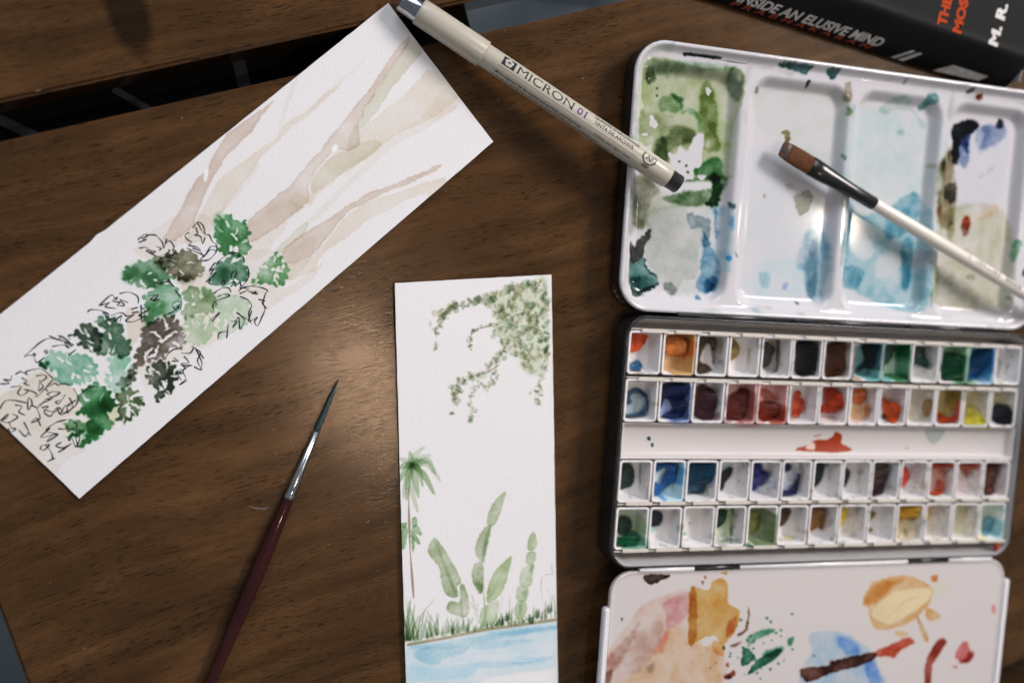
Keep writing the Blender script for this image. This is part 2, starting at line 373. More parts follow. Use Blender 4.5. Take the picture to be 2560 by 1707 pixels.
def plank(v0, v1, u0, u1, mat):
    bm = box_bm(u0, u1, v0, v1, -24, 0)
    bmesh.ops.bevel(bm, geom=[e for e in bm.edges], offset=1.3, segments=4, affect='EDGES')
    o = bm_obj('plank', bm, mat, None)
    o.matrix_basis = Matrix.Rotation(A19, 4, 'Z'); adopt(o, table)
    return o
kn = at(322, 40, 0); ku, kv = (kn[0] * U.x + kn[1] * U.y) * S, (kn[0] * V.x + kn[1] * V.y) * S
plank(-216.5, 150.9, -259.4, 460, wood('walnut'))
plank(164.0, 330, -330, 460, wood('walnut_upper', knots=[(ku, kv, 0.0075, 0.019)]))
plank(-400, -230, -259.4, 460, wood('walnut_lower'))
dark = plain('black_steel', (0.004, 0.0045, 0.005), 0.8, var=.3, spec=.15)
ub = at(1175, 60, -40); ub = ub[0] * U.x + ub[1] * U.y
def beam(name, u0, u1, v0, v1, z0, z1, mat):
    o = bm_obj(name, box_bm(u0, u1, v0, v1, z0, z1), mat, None, bevel=1.0); o.matrix_basis = Matrix.Rotation(A19, 4, 'Z'); adopt(o, table); return o
beam('crossbar', -420, ub, 60, 260, -75, -40, dark)
beam('leg', -250, -190, -200, -140, -720, -24.5, dark); beam('leg', 380, 440, -200, -140, -720, -24.5, dark)
beam('leg', -250, -190, 265, 320, -720, -24.5, dark); beam('leg', 380, 440, 265, 320, -720, -24.5, dark)
streak_grey = plain('streak_grey', (0.06, 0.06, 0.075), 0.7, metal=0.0, spec=.2)  # for added pale bars that stand in for light streaks on the crossbar
for a, b_, w_ in (((283, 222), (400, 292), 3.2), ((-25, 288), (95, 345), 4.2), ((596, 152), (612, 222), 5.5)):
    p0, p1 = at(*a, -38.5), at(*b_, -38.5)
    v, f = rod(p0, p1, [(0, w_ / 2, .8), (float(np.linalg.norm(p1 - p0)), w_ / 2, .8)], seg=16); mesh('light_streak_bar', v, f, streak_grey, table)

scuff_m = plain('scuffed_varnish', (0.105, 0.078, 0.055), .6, var=.4, scale=900)
for path, wd in (([(619, 1264), (640, 1270), (660, 1271), (676, 1266)], .42), ([(716, 1082), (728, 1108), (745, 1146)], .10), ([(678, 1068), (684, 1075), (691, 1081)], .10), ([(686, 1124), (690, 1132), (692, 1140)], .16), ([(86, 230), (96, 226), (106, 224)], .3)):
    c_ = unproject(path, 0.0)[:, :2]; d_ = np.gradient(c_, axis=0); n_ = np.c_[-d_[:, 1], d_[:, 0]] / np.linalg.norm(d_, axis=1)[:, None]; t_ = np.sin(np.linspace(.15, math.pi - .15, len(c_)))[:, None] * wd
    vv = [(*p, .03) for p in c_ + n_ * t_] + [(*p, .03) for p in c_ - n_ * t_]; m_ = len(c_)
    mesh('scratch', vv, [(i, m_ + i, m_ + i + 1, i + 1) for i in range(m_ - 1)], scuff_m, table)

# ------------------------------------------------------------------ the two watercolour bookmarks
PAPER = (0.775, 0.76, 0.765); SEEN = (233, 224, 222)
def paper(name, quad, canvas, mat, nx, ny, lift, label, cat, thick=0.45, nick=None):
    q = [np.array(p, float) for p in quad]; vs = []; rngp = random.Random(len(name))
    for j in range(ny + 1):
        for i in range(nx + 1):
            s, t = i / nx, j / ny
            p = (q[0] * (1 - s) + q[1] * s) * (1 - t) + (q[3] * (1 - s) + q[2] * s) * t
            z = lift(s, t)
            if i in (0, nx) or j in (0, ny): p = p + np.array([rngp.uniform(-.06, .06), rngp.uniform(-.06, .06)])
            if nick and j == ny and abs(s - nick) < 0.012: p = p + np.array([-.35, .45])
            vs.append((p[0], p[1], z))
    n = len(vs); uv = canvas.uv([v[:2] for v in vs]); top = [(a[0], a[1], a[2] + thick) for a in vs]
    fs = []; idx = lambda i, j: j * (nx + 1) + i
    for j in range(ny):
        for i in range(nx):
            a, b_, c, d = idx(i, j), idx(i + 1, j), idx(i + 1, j + 1), idx(i, j + 1)
            fs.append((n + a, n + b_, n + c, n + d)); fs.append((d, c, b_, a))
    rim = [idx(i, 0) for i in range(nx)] + [idx(nx, j) for j in range(ny)] + [idx(i, ny) for i in range(nx, 0, -1)] + [idx(0, j) for j in range(ny, 0, -1)]
    for a, b_ in zip(rim, rim[1:] + rim[:1]): fs.append((a, b_, n + b_, n + a))
    o = mesh(name, vs + top, fs, mat, uv=np.r_[uv, uv])
    return tag(o, label, cat, 'watercolour bookmarks lying on the table')

q1 = [(-214.3, -54.9), (-61.5, 92.7), (-107.6, 142.1), (-262.3, -5.2)]
d1 = np.array(q1[1]) - np.array(q1[0])
P1 = Canvas(np.array(q1[0]) - d1 / np.linalg.norm(d1) * 3 - np.array([-.7, .7]) * -2.0, d1, 222, 76, 0.45, SEEN, PAPER, seed=3)
pink, beige, olive, faint = (214, 195, 184), (224, 210, 198), (214, 205, 188), (228, 217, 211)
W = P1.wash
W('Z8', '1450,240 1560,320 1625,400 1540,500 1400,580 1240,650 1140,720 1050,800 960,850 880,910 820,970 760,1010 720,1060 690,1100 700,980 700,940 760,860 820,800 880,740 960,740 1010,690 1020,610 1080,570 1200,470 1300,390 1380,300', beige, .95, edge=.35)
W('Z8', '1560,330 1640,440 1560,520 1400,600 1200,690 1100,760 900,930 1010,790 1160,690 1380,560', faint, 1.0, edge=.2, soft=3)
W('Z8', '1330,50 1400,125 1340,200 1270,290 1200,370 1160,440 1110,510 1040,590 1010,600 1040,480 1110,370 1240,180', olive, 1.0, edge=.4)
W('Z8', '900,760 1010,700 1130,690 1130,740 1020,820 900,900 800,960 720,1020 700,960 760,870 820,800', olive, .8, edge=.3, soft=2)
W('Z8', '1590,470 1400,600 1200,690 1010,860 850,1020 700,1180 740,1180 880,1040 1050,880 1230,720 1420,620 1600,500', faint, .9, edge=.3)
W('Z8', '1325,28 1240,110 1160,230 1080,350 980,470 890,580 800,690 770,740 720,790 650,870 600,930 560,980 500,1020 430,1090 360,1140 310,1190 290,1260 300,1330 400,1290 480,1240 560,1180 640,1110 690,1060 690,960 740,870 800,800 870,740 950,750 1010,700 1000,600 1030,530 1040,480 1090,420 1110,370 1180,270 1240,180 1300,100', pink, .85, edge=.8, var=.6)
W('Z8', '560,1060 620,1020 690,1060 680,1100 620,1115', olive, .35, edge=.6, soft=3); W('Z8', '930,740 1000,700 1010,600 980,590 940,680', olive, .7, soft=3)
W('Z8', '830,745 850,715 872,725 850,765', (240, 232, 229), 1, opaque=True, rough=.3)
W('Z8', '1000,1110 1100,1060 1230,1020 1400,960 1560,910 1680,830 1660,880 1500,990 1300,1060 1210,1120 1080,1170 1000,1240 900,1320 800,1380 750,1440 720,1510 640,1540 560,1560 560,1470 720,1410 860,1240 930,1160', beige, .95, edge=.35)
W('Z8', '1525,838 1480,850 1400,890 1300,930 1180,980 1060,1020 1000,1060 960,1080 900,1120 800,1190 690,1250 600,1310 540,1360 515,1410 560,1465 640,1440 720,1400 780,1330 850,1240 900,1180 960,1120 1010,1100 1080,1060 1180,1010 1300,970 1420,910 1500,870', pink, .85, edge=.8)
W('Z8', '300,1230 380,1160 520,1060 640,1110 560,1190 520,1270 470,1320 400,1420 300,1440 270,1390 330,1310', (222, 206, 196), .6, edge=.3, soft=3)
W('Z8', '690,1200 640,1220 560,1300 500,1350 480,1400 560,1360 660,1270', olive, .7)
W('Z1', '1880,680 1820,730 1700,810 1600,880 1550,920 1500,1000 1450,1080 1420,1160 1340,1230 1280,1340 1220,1450 1150,1570 1120,1640 1190,1650 1310,1559 1350,1460 1400,1340 1450,1230 1500,1150 1560,1060 1650,970 1720,900 1770,820 1820,760', pink, 1.0, edge=.7)
W('Z1', '1400,1170 1425,1165 1415,1225 1395,1240', (240, 232, 229), 1, opaque=True, rough=.3)
W('Z1', '2340,570 2200,660 2100,760 1960,840 1880,950 1790,1010 1700,1080 1600,1150 1500,1230 1440,1330 1380,1440 1320,1570 1260,1660 1400,1640 1450,1559 1520,1450 1600,1330 1700,1200 1800,1060 1900,970 2000,870 2120,780 2250,660', beige, .9, edge=.45)
W('Z1', '2050,480 1990,600 1930,760 1900,900 1925,880 1960,760 2010,620', faint, .8); W('Z1', '1500,1470 1640,1330 1740,1190 1770,1130 1750,1120 1690,1200 1590,1340 1470,1470', faint, .9)
W('Z8', '1060,130 1000,210 900,290 800,380 700,470 760,430 880,330 990,240', faint, .7, soft=2)
W('Z4', '0,1350 130,1280 330,1150 400,1250 520,1300 530,1400 620,1450 520,1559 0,1559', (226, 212, 200), .5, edge=.25)
W('ZL', '0,500 170,400 330,250 500,320 740,470 740,640 600,700 620,760 830,960 640,1100 560,1180 500,1215 -10,745', (223, 209, 196), .6, edge=.3)
W('Z4', '960,1200 1010,1290 1100,1160 1400,1010 1700,840 1900,700 2100,570 2200,430 1950,600 1700,610 1480,620 1250,800 1250,1000 930,1150', (226, 213, 203), .8, edge=.25, soft=2)
W('Z4', '1450,160 1180,340 1130,420 920,360 1000,250 1100,170 1300,80', (226, 211, 202), .8, soft=2, edge=.25)
W('Z4', '870,740 1000,800 970,900 900,1000 870,900', (222, 205, 192), .8, soft=2); W('Z4', '1240,560 1330,500 1450,480 1400,600 1260,620', (224, 208, 198), .8, soft=2)
W('Z4', '760,1560 800,1490 830,1420 770,1420 720,1480', (214, 202, 170), .7, soft=3)
W('Z4', '1700,360 1960,340 2150,250 2100,440 1960,560 1850,620 1700,620', (222, 208, 198), .6, soft=3)
LEAF = [
 ('Z4', '1470,110 1530,120 1560,90 1610,140 1640,150 1680,140 1690,180 1710,210 1700,270 1715,320 1690,360 1650,390 1590,370 1540,380 1500,350 1500,300 1470,260 1470,180', (83, 148, 88), 12),
 ('Z4', '860,455 930,440 940,415 1000,420 1060,390 1100,420 1130,470 1150,520 1200,530 1130,560 1060,590 980,605 930,580 860,560 832,530 850,490', (92, 143, 98), 6),
 ('Z4', '1060,420 1120,380 1200,360 1270,340 1330,370 1370,420 1390,480 1370,520 1300,550 1230,550 1220,530 1270,500 1200,520 1130,490 1100,450', (118, 112, 82), 9),
 ('Z4', '1480,440 1540,410 1600,365 1660,390 1670,440 1700,490 1680,550 1600,580 1500,580 1430,555 1470,510', (98, 145, 110), 4),
 ('Z4', '1880,360 1920,380 1930,420 1970,450 1965,520 1940,570 1880,590 1830,570 1730,580 1720,560 1770,500 1780,450 1830,410', (108, 165, 105), 11),
 ('Z4', '980,660 1040,620 1080,580 1160,580 1220,620 1240,680 1230,740 1200,780 1130,800 1080,790 1040,850 1000,860 985,800 1000,740 990,700', (130, 174, 138), 3),
 ('Z4', '1270,610 1320,590 1370,610 1420,600 1460,640 1480,700 1460,770 1400,780 1350,770 1310,810 1260,810 1250,750 1280,700 1250,660', (150, 173, 130), 4),
 ('Z4', '1260,820 1330,790 1420,790 1470,850 1460,920 1400,980 1330,1000 1280,960 1250,900', (190, 207, 176), 7),
 ('Z4', '1470,690 1540,640 1620,660 1700,700 1710,780 1660,880 1600,900 1520,950 1490,900 1500,830 1480,760', (186, 208, 180), 4),
 ('Z4', '650,820 720,790 780,810 830,850 850,880 830,930 880,950 900,1000 880,1050 830,1080 760,1050 700,1060 650,1040 680,980 690,920 720,890 670,850', (82, 120, 90), 5),
 ('Z4', '460,935 530,890 570,850 620,845 650,880 690,910 700,980 670,1040 590,1020 530,990 560,960 500,930', (36, 56, 38), 4),
 ('Z4', '980,870 1060,820 1140,790 1200,800 1230,850 1260,910 1270,970 1230,1020 1160,1010 1120,1080 1050,1090 990,1120 930,1160 900,1230 870,1180 920,1120 930,1040 970,980 960,930', (122, 106, 94), 17),
 ('Z4', '330,1060 350,1030 430,1040 520,1050 600,1060 650,1110 670,1170 650,1230 600,1250 520,1260 430,1260 370,1220 400,1190 330,1150 270,1140 280,1110', (122, 180, 148), 9),
 ('Z4', '262,1135 300,1105 325,1110 325,1150', (58, 120, 90), 0),
 ('Z4', '740,1090 800,1060 870,1070 910,1110 900,1180 880,1240 850,1300 780,1310 730,1260 715,1200 750,1150', (152, 196, 168), 5),
 ('Z4', '800,1240 880,1190 940,1190 900,1250 840,1290', (110, 118, 100), 0),
 ('Z4', '1000,1170 1040,1110 1110,1100 1180,1120 1225,1160 1220,1210 1190,1250 1180,1310 1120,1330 1090,1375 1060,1360 1070,1290 1040,1280 1010,1230', (38, 48, 32), 13),
 ('ZL', '740,500 800,420 860,390 910,360 960,390 1010,420 1060,480 1090,540 1110,590 1040,630 1020,680 1070,740 1040,800 980,830 930,890 860,930 760,975 740,960 800,900 820,830 740,870 620,880 680,850 820,780 830,660 720,680 740,640 800,570 740,550', (42, 118, 55), 4),
 ('ZL', '620,740 700,720 820,750 820,800 700,820 620,800', (110, 160, 105), 0),
 ('ZL', '1090,500 1120,450 1190,420 1280,430 1330,470 1370,560 1320,600 1325,650 1260,690 1230,720 1180,740 1110,710 1130,640 1110,590 1130,540 1090,530', (76, 100, 56), 13)]
for n_, (fr, s, col, h) in enumerate(LEAF):
    W(fr, s, col, .86, rough=1.3, edge=.5, var=.7, grain=.2, desat=.2, patch=.25, lobes=1.15, holes=int(h * 1.15), hole=(2.5, 1.0), hseed=n_)
for fr, s, col, a in (('Z4', '1470,115 1540,120 1530,210 1480,230', (50, 110, 60), .5), ('Z4', '840,500 930,450 940,540 860,560', (60, 110, 70), .5), ('Z4', '1070,410 1180,390 1160,470 1090,460', (45, 48, 30), .6),
                      ('Z4', '1220,530 1330,510 1300,550 1230,555', (60, 58, 40), .6), ('Z4', '1440,550 1510,450 1560,460 1540,570', (50, 95, 70), .6), ('Z4', '1010,720 1130,690 1120,780 1050,790', (80, 140, 85), .6),
                      ('Z4', '985,800 1050,790 1010,865', (95, 120, 80), .6), ('ZL', '830,560 1000,520 1020,640 850,680', (18, 85, 35), .6), ('ZL', '840,780 980,760 920,880 800,900', (25, 95, 45), .5), ('Z4', '1400,600 1470,650 1380,700', (110, 140, 95), .4)):
    W(fr, s, col, a, soft=7, edge=0)
INK = {'Z4': '''945,270 990,235 1010,245 970,265 1000,270 950,290|1000,240 1060,240 1080,255 1110,290 1120,330 1140,270 1130,300 1160,280 1190,320 1180,350 1210,370|955,330 1000,325 1040,360 1060,350 1000,345 1060,380 1110,395 1180,375|1070,320 1100,330 1090,345|1130,370 1160,350 1150,340|1180,340 1205,350 1190,370
1320,190 1355,150 1390,180 1405,235 1430,240 1450,280 1480,310 1480,350 1440,400 1400,415 1370,405 1390,380 1330,350 1280,330|1290,225 1265,240 1280,270 1310,290 1290,310 1340,320 1370,340|1340,190 1350,230 1330,240 1370,250 1385,300 1400,260 1390,290|1480,350 1440,340 1395,385|1320,330 1370,350 1390,390|1350,155 1380,210 1400,230|1410,370 1440,320 1480,320
1480,440 1500,415 1560,370 1610,360 1660,385 1670,420|1430,490 1460,470 1440,510 1480,495 1410,560 1440,545 1430,570 1500,580 1530,545 1545,580 1600,560 1610,590 1640,560 1650,590 1690,550 1700,490 1690,450|1585,495 1610,480 1615,510 1590,545 1580,520 1590,490|1470,430 1430,480 1450,470
1060,595 1100,570 1150,560 1195,595|1060,425 1120,395 1190,375|1020,655 1080,650 1050,690 1090,680 1030,680 1070,645|1180,720 1200,750 1230,710 1220,740|1150,780 1190,760 1110,790|1150,545 1190,595|1200,620 1240,680 1235,740
600,765 620,750 690,755 740,780 700,770 740,800|680,720 760,650 790,680 800,665 770,690 820,700 800,720 850,720 820,680 870,700|820,640 880,630 940,660 945,705|690,720 750,700 720,730 790,740|760,790 830,770 870,795 920,780 860,825 920,830 990,790|960,730 990,760 950,790 1000,800|970,740 1025,740 980,770|720,830 790,800 780,830 830,790 820,830|900,745 940,735|905,770 945,765|965,720 970,830 1000,800
1460,640 1510,605 1560,600 1580,630|1490,660 1530,645 1570,655 1480,690 1455,720 1460,745|1430,825 1500,770 1450,830|1630,625 1660,600 1720,590 1790,600 1830,620 1815,640 1800,700 1810,750 1790,800 1760,860 1740,830 1760,800 1700,830 1720,760|1640,660 1690,680 1720,720 1700,780 1720,850|1490,950 1500,910 1550,900 1550,940 1560,850|1580,830 1620,830 1590,870 1630,800 1640,880 1670,820 1620,770 1690,820|1700,625 1760,640 1720,640 1750,625|1770,680 1810,690 1790,700 1820,740|1640,600 1700,610 1640,640
170,1070 210,1030 280,970 340,945 420,960|175,1060 240,1060 230,1050 250,1110 300,1080 270,1100|340,930 400,950 420,930 480,980 380,950|360,1000 430,990 470,1010 440,970 490,1000|305,1035 320,1025 325,1040 312,1048 305,1035|470,1060 515,1025|400,925 440,960 500,990
1130,1090 1150,1050 1190,1020 1240,1010|1240,1045 1300,1045 1330,1010 1370,1050 1390,1080|1260,1070 1290,1110 1240,1120 1270,1150 1230,1160|1310,1000 1370,1040 1350,1100 1380,1160 1330,1140|1250,1130 1310,1130 1280,1140 1250,1170 1270,1220 1230,1260 1280,1230|1210,1180 1240,1230|1190,1080 1220,1100 1180,1100|1340,1020 1380,1110 1370,1160''',
 'ZL': '''10,375 90,370 40,335 100,340 110,300|150,285 200,260 260,290 250,260 390,235 500,320|210,320 260,350 230,370 280,390|350,300 420,290 440,320 390,360 410,400 370,440 380,340|110,405 200,400 170,460 210,485 270,440 230,430 290,440 350,470 330,500|500,340 430,420 350,500|470,400 520,370 560,390 590,370 650,385|450,470 500,450 570,460 490,500 450,470|440,430 450,440|420,550 480,520 430,520 500,510|620,480 560,560 530,545 570,530
360,580 430,540 400,560 360,600 300,580 280,620 265,600 270,510 300,530 310,580 340,590|700,420 740,500 730,560 700,600|660,510 690,570 640,580 720,530|400,600 460,590 420,640 480,680 540,600 570,660 620,580 640,630 580,670|0,610 50,540 130,530 250,555|150,575 210,590 180,640 240,670|10,720 80,660 60,700 10,720 80,740 170,690 120,660|90,740 110,790 150,800 110,830 80,800|180,810 240,870 270,820 230,740 260,800 290,860
350,600 380,700 300,740 350,700 385,770|440,810 500,760 560,730 630,715 580,730|560,800 620,800 640,770 630,800 700,790 690,810 640,790|440,830 550,850 500,860 450,920 550,850 390,880 470,800|700,740 730,760 720,870 740,970|760,820 755,900 720,970 680,880 660,910 640,880|385,990 400,960 470,950 420,1000 385,990|440,960 480,1010 500,1080 450,1110 520,1080|540,950 580,930 530,960 590,980 640,960 560,1020|600,1000 680,940 630,970|760,480 840,410 920,400|640,650 700,590|420,620 520,640 560,600 600,640'''}
for fr, t in INK.items():
    for s in t.replace('\n', '|').split('|'):
        if s.strip(): P1.line(fr, s, (22, 24, 32), 0.55, .6)
paper('watercolour_bookmark', q1, P1, P1.material('paper_foliage_sketch', .93, .27), 60, 18, lambda s, t: 0.05 + 1.1 * s ** 5 + 0.5 * (abs(2 * t - 1) ** 4) + .25 * (1 + math.sin(9 * s + 3 * t)),
      'long paper strip painted with brown stems, green leaves and black pen outlines', 'painting', nick=0.335)

q2 = [(-81.4, -175.4), (-12.8, -174.7), (-32.0, 39.9), (-99.1, 32.7)]
P2 = Canvas((-104, -180), (1, 0), 96, 226, 0.5, SEEN, PAPER, seed=21)
rg = np.random.default_rng(8)
def dabs(path_or_poly, n, spread, size, poly=False):
    greens = [(160, 164, 138), (132, 146, 122), (184, 178, 154), (150, 140, 112), (112, 134, 112), (170, 174, 150), (190, 186, 166), (176, 176, 150)]
    if poly:
        P = pp('P2a', path_or_poly); lo, hi = P.min(0), P.max(0); pts = []
        while len(pts) < n:
            q = rg.uniform(lo, hi); x, y = q; ins = False
            for (ax, ay), (bx, by) in zip(P, np.roll(P, -1, 0)):
                if (ay > y) != (by > y) and x < (bx - ax) * (y - ay) / (by - ay) + ax: ins = not ins
            if ins: pts.append(q)
    else:
        q = spline(pp('P2a', path_or_poly), False, 12); pts = [q[rg.integers(len(q))] + rg.normal(0, spread / 3.136, 2) for _ in range(n)]
    for c in pts:
        a = rg.uniform(0, math.pi); L = size * rg.uniform(.5, 1.4) / 3.136; B = L * rg.uniform(.35, .8); th = np.linspace(0, 2 * math.pi, 9)[:-1]
        e = np.c_[L * np.cos(th), B * np.sin(th)] * rg.uniform(.8, 1.2, (8, 1)); R_ = np.array([[math.cos(a), -math.sin(a)], [math.sin(a), math.cos(a)]])
        P2.wash('N', c + e @ R_.T, greens[rg.integers(len(greens))], rg.uniform(.16, .46), rough=.5, edge=.5, var=.4)
P2.wash('P2a', '1330,70 1200,100 1030,150 930,200 850,230 900,330 960,440 960,540 1020,640 1100,690 1150,790 1250,840 1330,820 1355,600 1350,300', (210, 207, 188), .9, soft=4, rough=2.2, edge=.1)
dabs('1340,65 1200,85 1030,135 930,185 820,195 770,260 900,330 930,420 915,540 1000,640 1100,700 1150,800 1250,850 1345,830 1362,600 1355,300', 430, 0, 22, True)
for s, n, sp, sz in (('830,230 700,285 580,305 510,385 465,470', 62, 20, 20), ('465,470 468,580 460,645', 14, 7, 11), ('900,440 780,480 730,540 735,640', 26, 9, 12), ('1010,640 930,720 850,810 700,860 620,940 605,1030', 74, 21, 19), ('605,1030 595,1135', 9, 6, 12),
                    ('830,900 760,960 740,1050 755,1120 735,1200', 34, 11, 14), ('1290,850 1275,930 1255,1050', 28, 14, 13), ('960,780 900,890 850,950', 20, 14, 16), ('1300,850 1285,960 1280,1070', 12, 10, 11)): dabs(s, int(n * 1.35), sp * .9, sz * 1.15)
for s in ('820,250 700,290 590,310 480,420', '900,450 760,490 740,560', '960,760 850,820 700,850', '820,900 750,1010', '1060,605 1130,618', '1180,640 1220,700', '1210,185 1330,160', '1290,100 1240,170', '1070,380 1060,470', '950,180 930,230'): P2.line('P2a', s, (128, 106, 84), .6, .8, amt=.75, soft=2)
fc = '226,152 '
for e, col in (('190,180 150,260', 1), ('195,230 172,372', 0), ('205,240 192,385', 1), ('250,250 272,372', 1), ('225,300 268,465', 0), ('300,210 372,345', 1), ('330,150 415,265', 0), ('310,230 380,350', 0), ('290,110 357,96', 0), ('250,90 312,40', 0), ('222,110 216,68', 1), ('190,130 150,112', 0), ('180,160 146,182', 1), ('330,130 380,220', 1), ('270,180 300,300', 1)):
    P2.stroke('P2b', fc + e, [(182, 190, 166), (150, 168, 132)][col], 15 + 5 * rg.random(), 11, .55, var=.5, soft=1.2, belly=True)
P2.wash('P2b', '195,150 230,110 300,120 330,150 270,170 240,190 200,180', (150, 172, 136), .3, rough=1.6, soft=2)
P2.line('P2b', '210,300 208,420 212,560 218,720 230,880 239,1010', (146, 122, 104), 1.1, .6, amt=.9, soft=1.6)
for s in ('225,520 240,490 260,500 262,540 235,560', '230,560 262,540 290,590 285,610 240,590', '160,530 195,525 190,550 165,560', '165,560 200,560 195,620 180,690 160,690', '220,580 250,600 285,670 240,640', '225,600 245,640 240,720 228,680'): P2.wash('P2b', s, (158, 178, 144), .95, rough=.7)
for s, c in (('375,625 430,690 500,800 550,905 520,940 530,1010 450,995 420,900 405,820 345,740 335,690', (158, 176, 134)), ('540,940 570,935 600,1040 600,1100 570,1140 530,1130 470,1110 455,1070 480,1035 540,1040', (162, 178, 138)),
             ('830,330 830,380 770,540 720,545 720,480 760,400', (172, 186, 148)), ('720,550 745,560 710,720 685,790 640,720 645,660 680,590', (162, 178, 138)), ('625,815 690,800 685,985 630,930', (160, 176, 138)),
             ('865,750 875,770 850,880 800,1000 720,1050 715,1000 730,920 780,830', (166, 188, 138)), ('720,1060 795,1035 780,1150 740,1190 670,1190 670,1110 700,1070', (182, 200, 162)),
             ('1020,590 1040,660 1020,705 980,705 985,640', (174, 192, 150)), ('975,730 1025,715 1030,780 1000,800 970,790', (176, 192, 154)), ('945,830 1020,800 1010,870 1000,940 930,935', (172, 190, 150)), ('915,945 985,960 965,1035 910,1030', (174, 192, 152)), ('905,1045 970,1045 960,1140 900,1150', (180, 198, 160))):
    P2.wash('P2b', s, tuple(np.array(c) * [1.04, 1.0, .97]), .82, rough=.8, edge=.45, var=.6, desat=.25, patch=.2)
for s, c in (('375,640 440,780 515,980 510,1000 430,790', (118, 144, 98)), ('545,1000 560,1130 548,1130', (118, 142, 98)), ('740,560 700,760 685,790 700,640', (120, 146, 100)), ('640,920 690,930 685,985', (110, 138, 92)), ('715,1040 780,930 840,800 770,960', (132, 162, 104)), ('1000,800 1020,810 1010,840 990,850', (120, 150, 92)), ('940,980 975,970 960,1020', (130, 158, 104)), ('925,1060 945,1060 930,1140', (126, 156, 100)), ('690,1180 710,1080 720,1070 700,1180', (140, 165, 118))):
    P2.wash('P2b', s, c, .5, rough=.5, soft=3, edge=.1, desat=.15)
P2.line('P2b', '560,1140 558,1215', (150, 160, 130), .6, amt=.8); P2.line('P2b', '695,985 700,1060 705,1180', (140, 160, 120), .6, amt=.8)
for i in range(150):
    x = 190 + 970 * rg.random() ** 1.35; yb = 1300 - (x - 190) * 0.15; h = 45 + 80 * rg.random()
    if x < 420: h *= 1.5
    if x < 290 and rg.random() < .5: h = 200 + 130 * rg.random()
    if 620 < x < 780 or 880 < x < 1010: h *= .5
    if x > 1080: h *= 1.5
    dx = rg.normal(0, .22) * h
    P2.stroke('P2b', f'{x:.0f},{yb - 18 * rg.random():.0f} {x + dx * .3:.0f},{yb - h * .5:.0f} {x + dx:.0f},{yb - h:.0f}', [(146, 160, 128), (116, 134, 104), (168, 178, 150)][rg.integers(3)], 6 + 4 * rg.random(), 1.5, .42)
for s in ('1085,1130 1070,1000 1068,900 1080,880 1110,865 1145,865', '1140,860 1135,800', '1130,1120 1128,1000 1110,960', '620,1180 640,1090 620,1000', '655,1200 650,1100 660,1050', '800,1170 812,1060 815,1010', '865,1160 862,1060 866,1000', '640,1090 612,1050'): P2.line('P2b', s, (160, 164, 142), .6, .7, amt=.5, soft=1.8)
for x, y in ((845, 1130), (805, 1160), (1120, 1080), (1000, 1150), (1040, 1110)): P2.wash('P2b', [(x - 12, y + 30), (x - 6, y - 25), (x + 4, y + 5), (x + 14, y - 30), (x + 16, y + 28)], (104, 122, 96), .8, rough=.8)
P2.wash('P2b', '192,1325 320,1290 460,1275 700,1228 900,1200 1160,1160 1168,1195 1165,1260 1160,1400 1130,1470 900,1500 700,1540 560,1620 190,1640', (198, 212, 218), .8, rough=1.0, soft=3, edge=.2, patch=.1)
for s, c, a in (('200,1330 330,1310 480,1290 640,1265 1150,1195 1140,1230 900,1260 700,1300 560,1330 420,1350', (178, 204, 216), .85), ('240,1370 330,1325 430,1310 600,1320 560,1370 430,1400 400,1440 310,1430', (170, 202, 214), .8), ('620,1320 800,1290 1040,1290 900,1310 700,1350', (190, 208, 218), .8), ('640,1430 900,1420 1130,1390 1120,1420 900,1450 680,1470', (186, 208, 220), .9), ('200,1450 400,1460 640,1440 600,1520 400,1540 200,1540', (206, 218, 224), .9), ('700,1240 1140,1200 1130,1215 900,1250', (186, 206, 218), .8)):
    P2.wash('P2b', s, c, a * .9, rough=1.2, soft=3, edge=.15, desat=.22)
for i in range(26):
    x = 430 + 660 * rg.random(); y = 1330 + 150 * rg.random() - (x - 430) * .07
    P2.stroke('P2b', f'{x:.0f},{y:.0f} {x + 40:.0f},{y - 6:.0f} {x + 60 + 60 * rg.random():.0f},{y - 12:.0f}', (226, 226, 228), 3, 1, .5, opaque=True)
P2.stroke('P2b', '196,1312 330,1290 460,1268 700,1222 900,1195 1166,1156', (186, 170, 142), 9, 9, 1.0, edge=.5, rough=.3); P2.line('P2b', '200,1318 450,1275 700,1230 1160,1165', (150, 132, 104), .5, .8, amt=.6)
paper('watercolour_bookmark', q2, P2, P2.material('paper_palm_pool', .93, .27), 18, 60, lambda s, t: 0.08 + 1.7 * (1 - s) ** 3 * (0.5 + .5 * t) + .5 * t ** 8 + .2 * (1 + math.sin(8 * t + 2 * s)),
      'long paper strip painted with hanging foliage, a palm, banana leaves and blue water', 'painting')

# ------------------------------------------------------------------ the watercolour tin: tray, lid with wells, fold-out palette
ROWY = [0.0, -20.7, -55.8, -76.5]; PITCH = 16.0; PTOP = 14.0; PFLOOR = 5.5
tin = tag(empty('watercolour_tin', (105, -30, 0)), 'open black and white enamel paint tin with a welled lid and fold-out palette', 'paint tin')
black_enamel = plain('black_enamel', (0.012, 0.012, 0.013), 0.28, var=.3, scale=90, rvar=.08)
shaded_enamel = plain('tray_enamel_shaded', (0.40, 0.385, 0.385), 0.30, var=.10, scale=35, rvar=.08)  # white enamel darkened: the tray's inner shade is put into its colour
white_enamel = plain('white_enamel', (0.78, 0.76, 0.77), 0.25, var=.03, scale=40, rvar=.06)
cream_metal = plain('clip_metal', (0.62, 0.575, 0.51), 0.35, var=.08, scale=200)
O = lambda d, z, r: [(x, y, z) for x, y in rrect(-2 + d, 212 - d, -84.6 + d, 25.4 - d, max(r - d, .8), 8)]
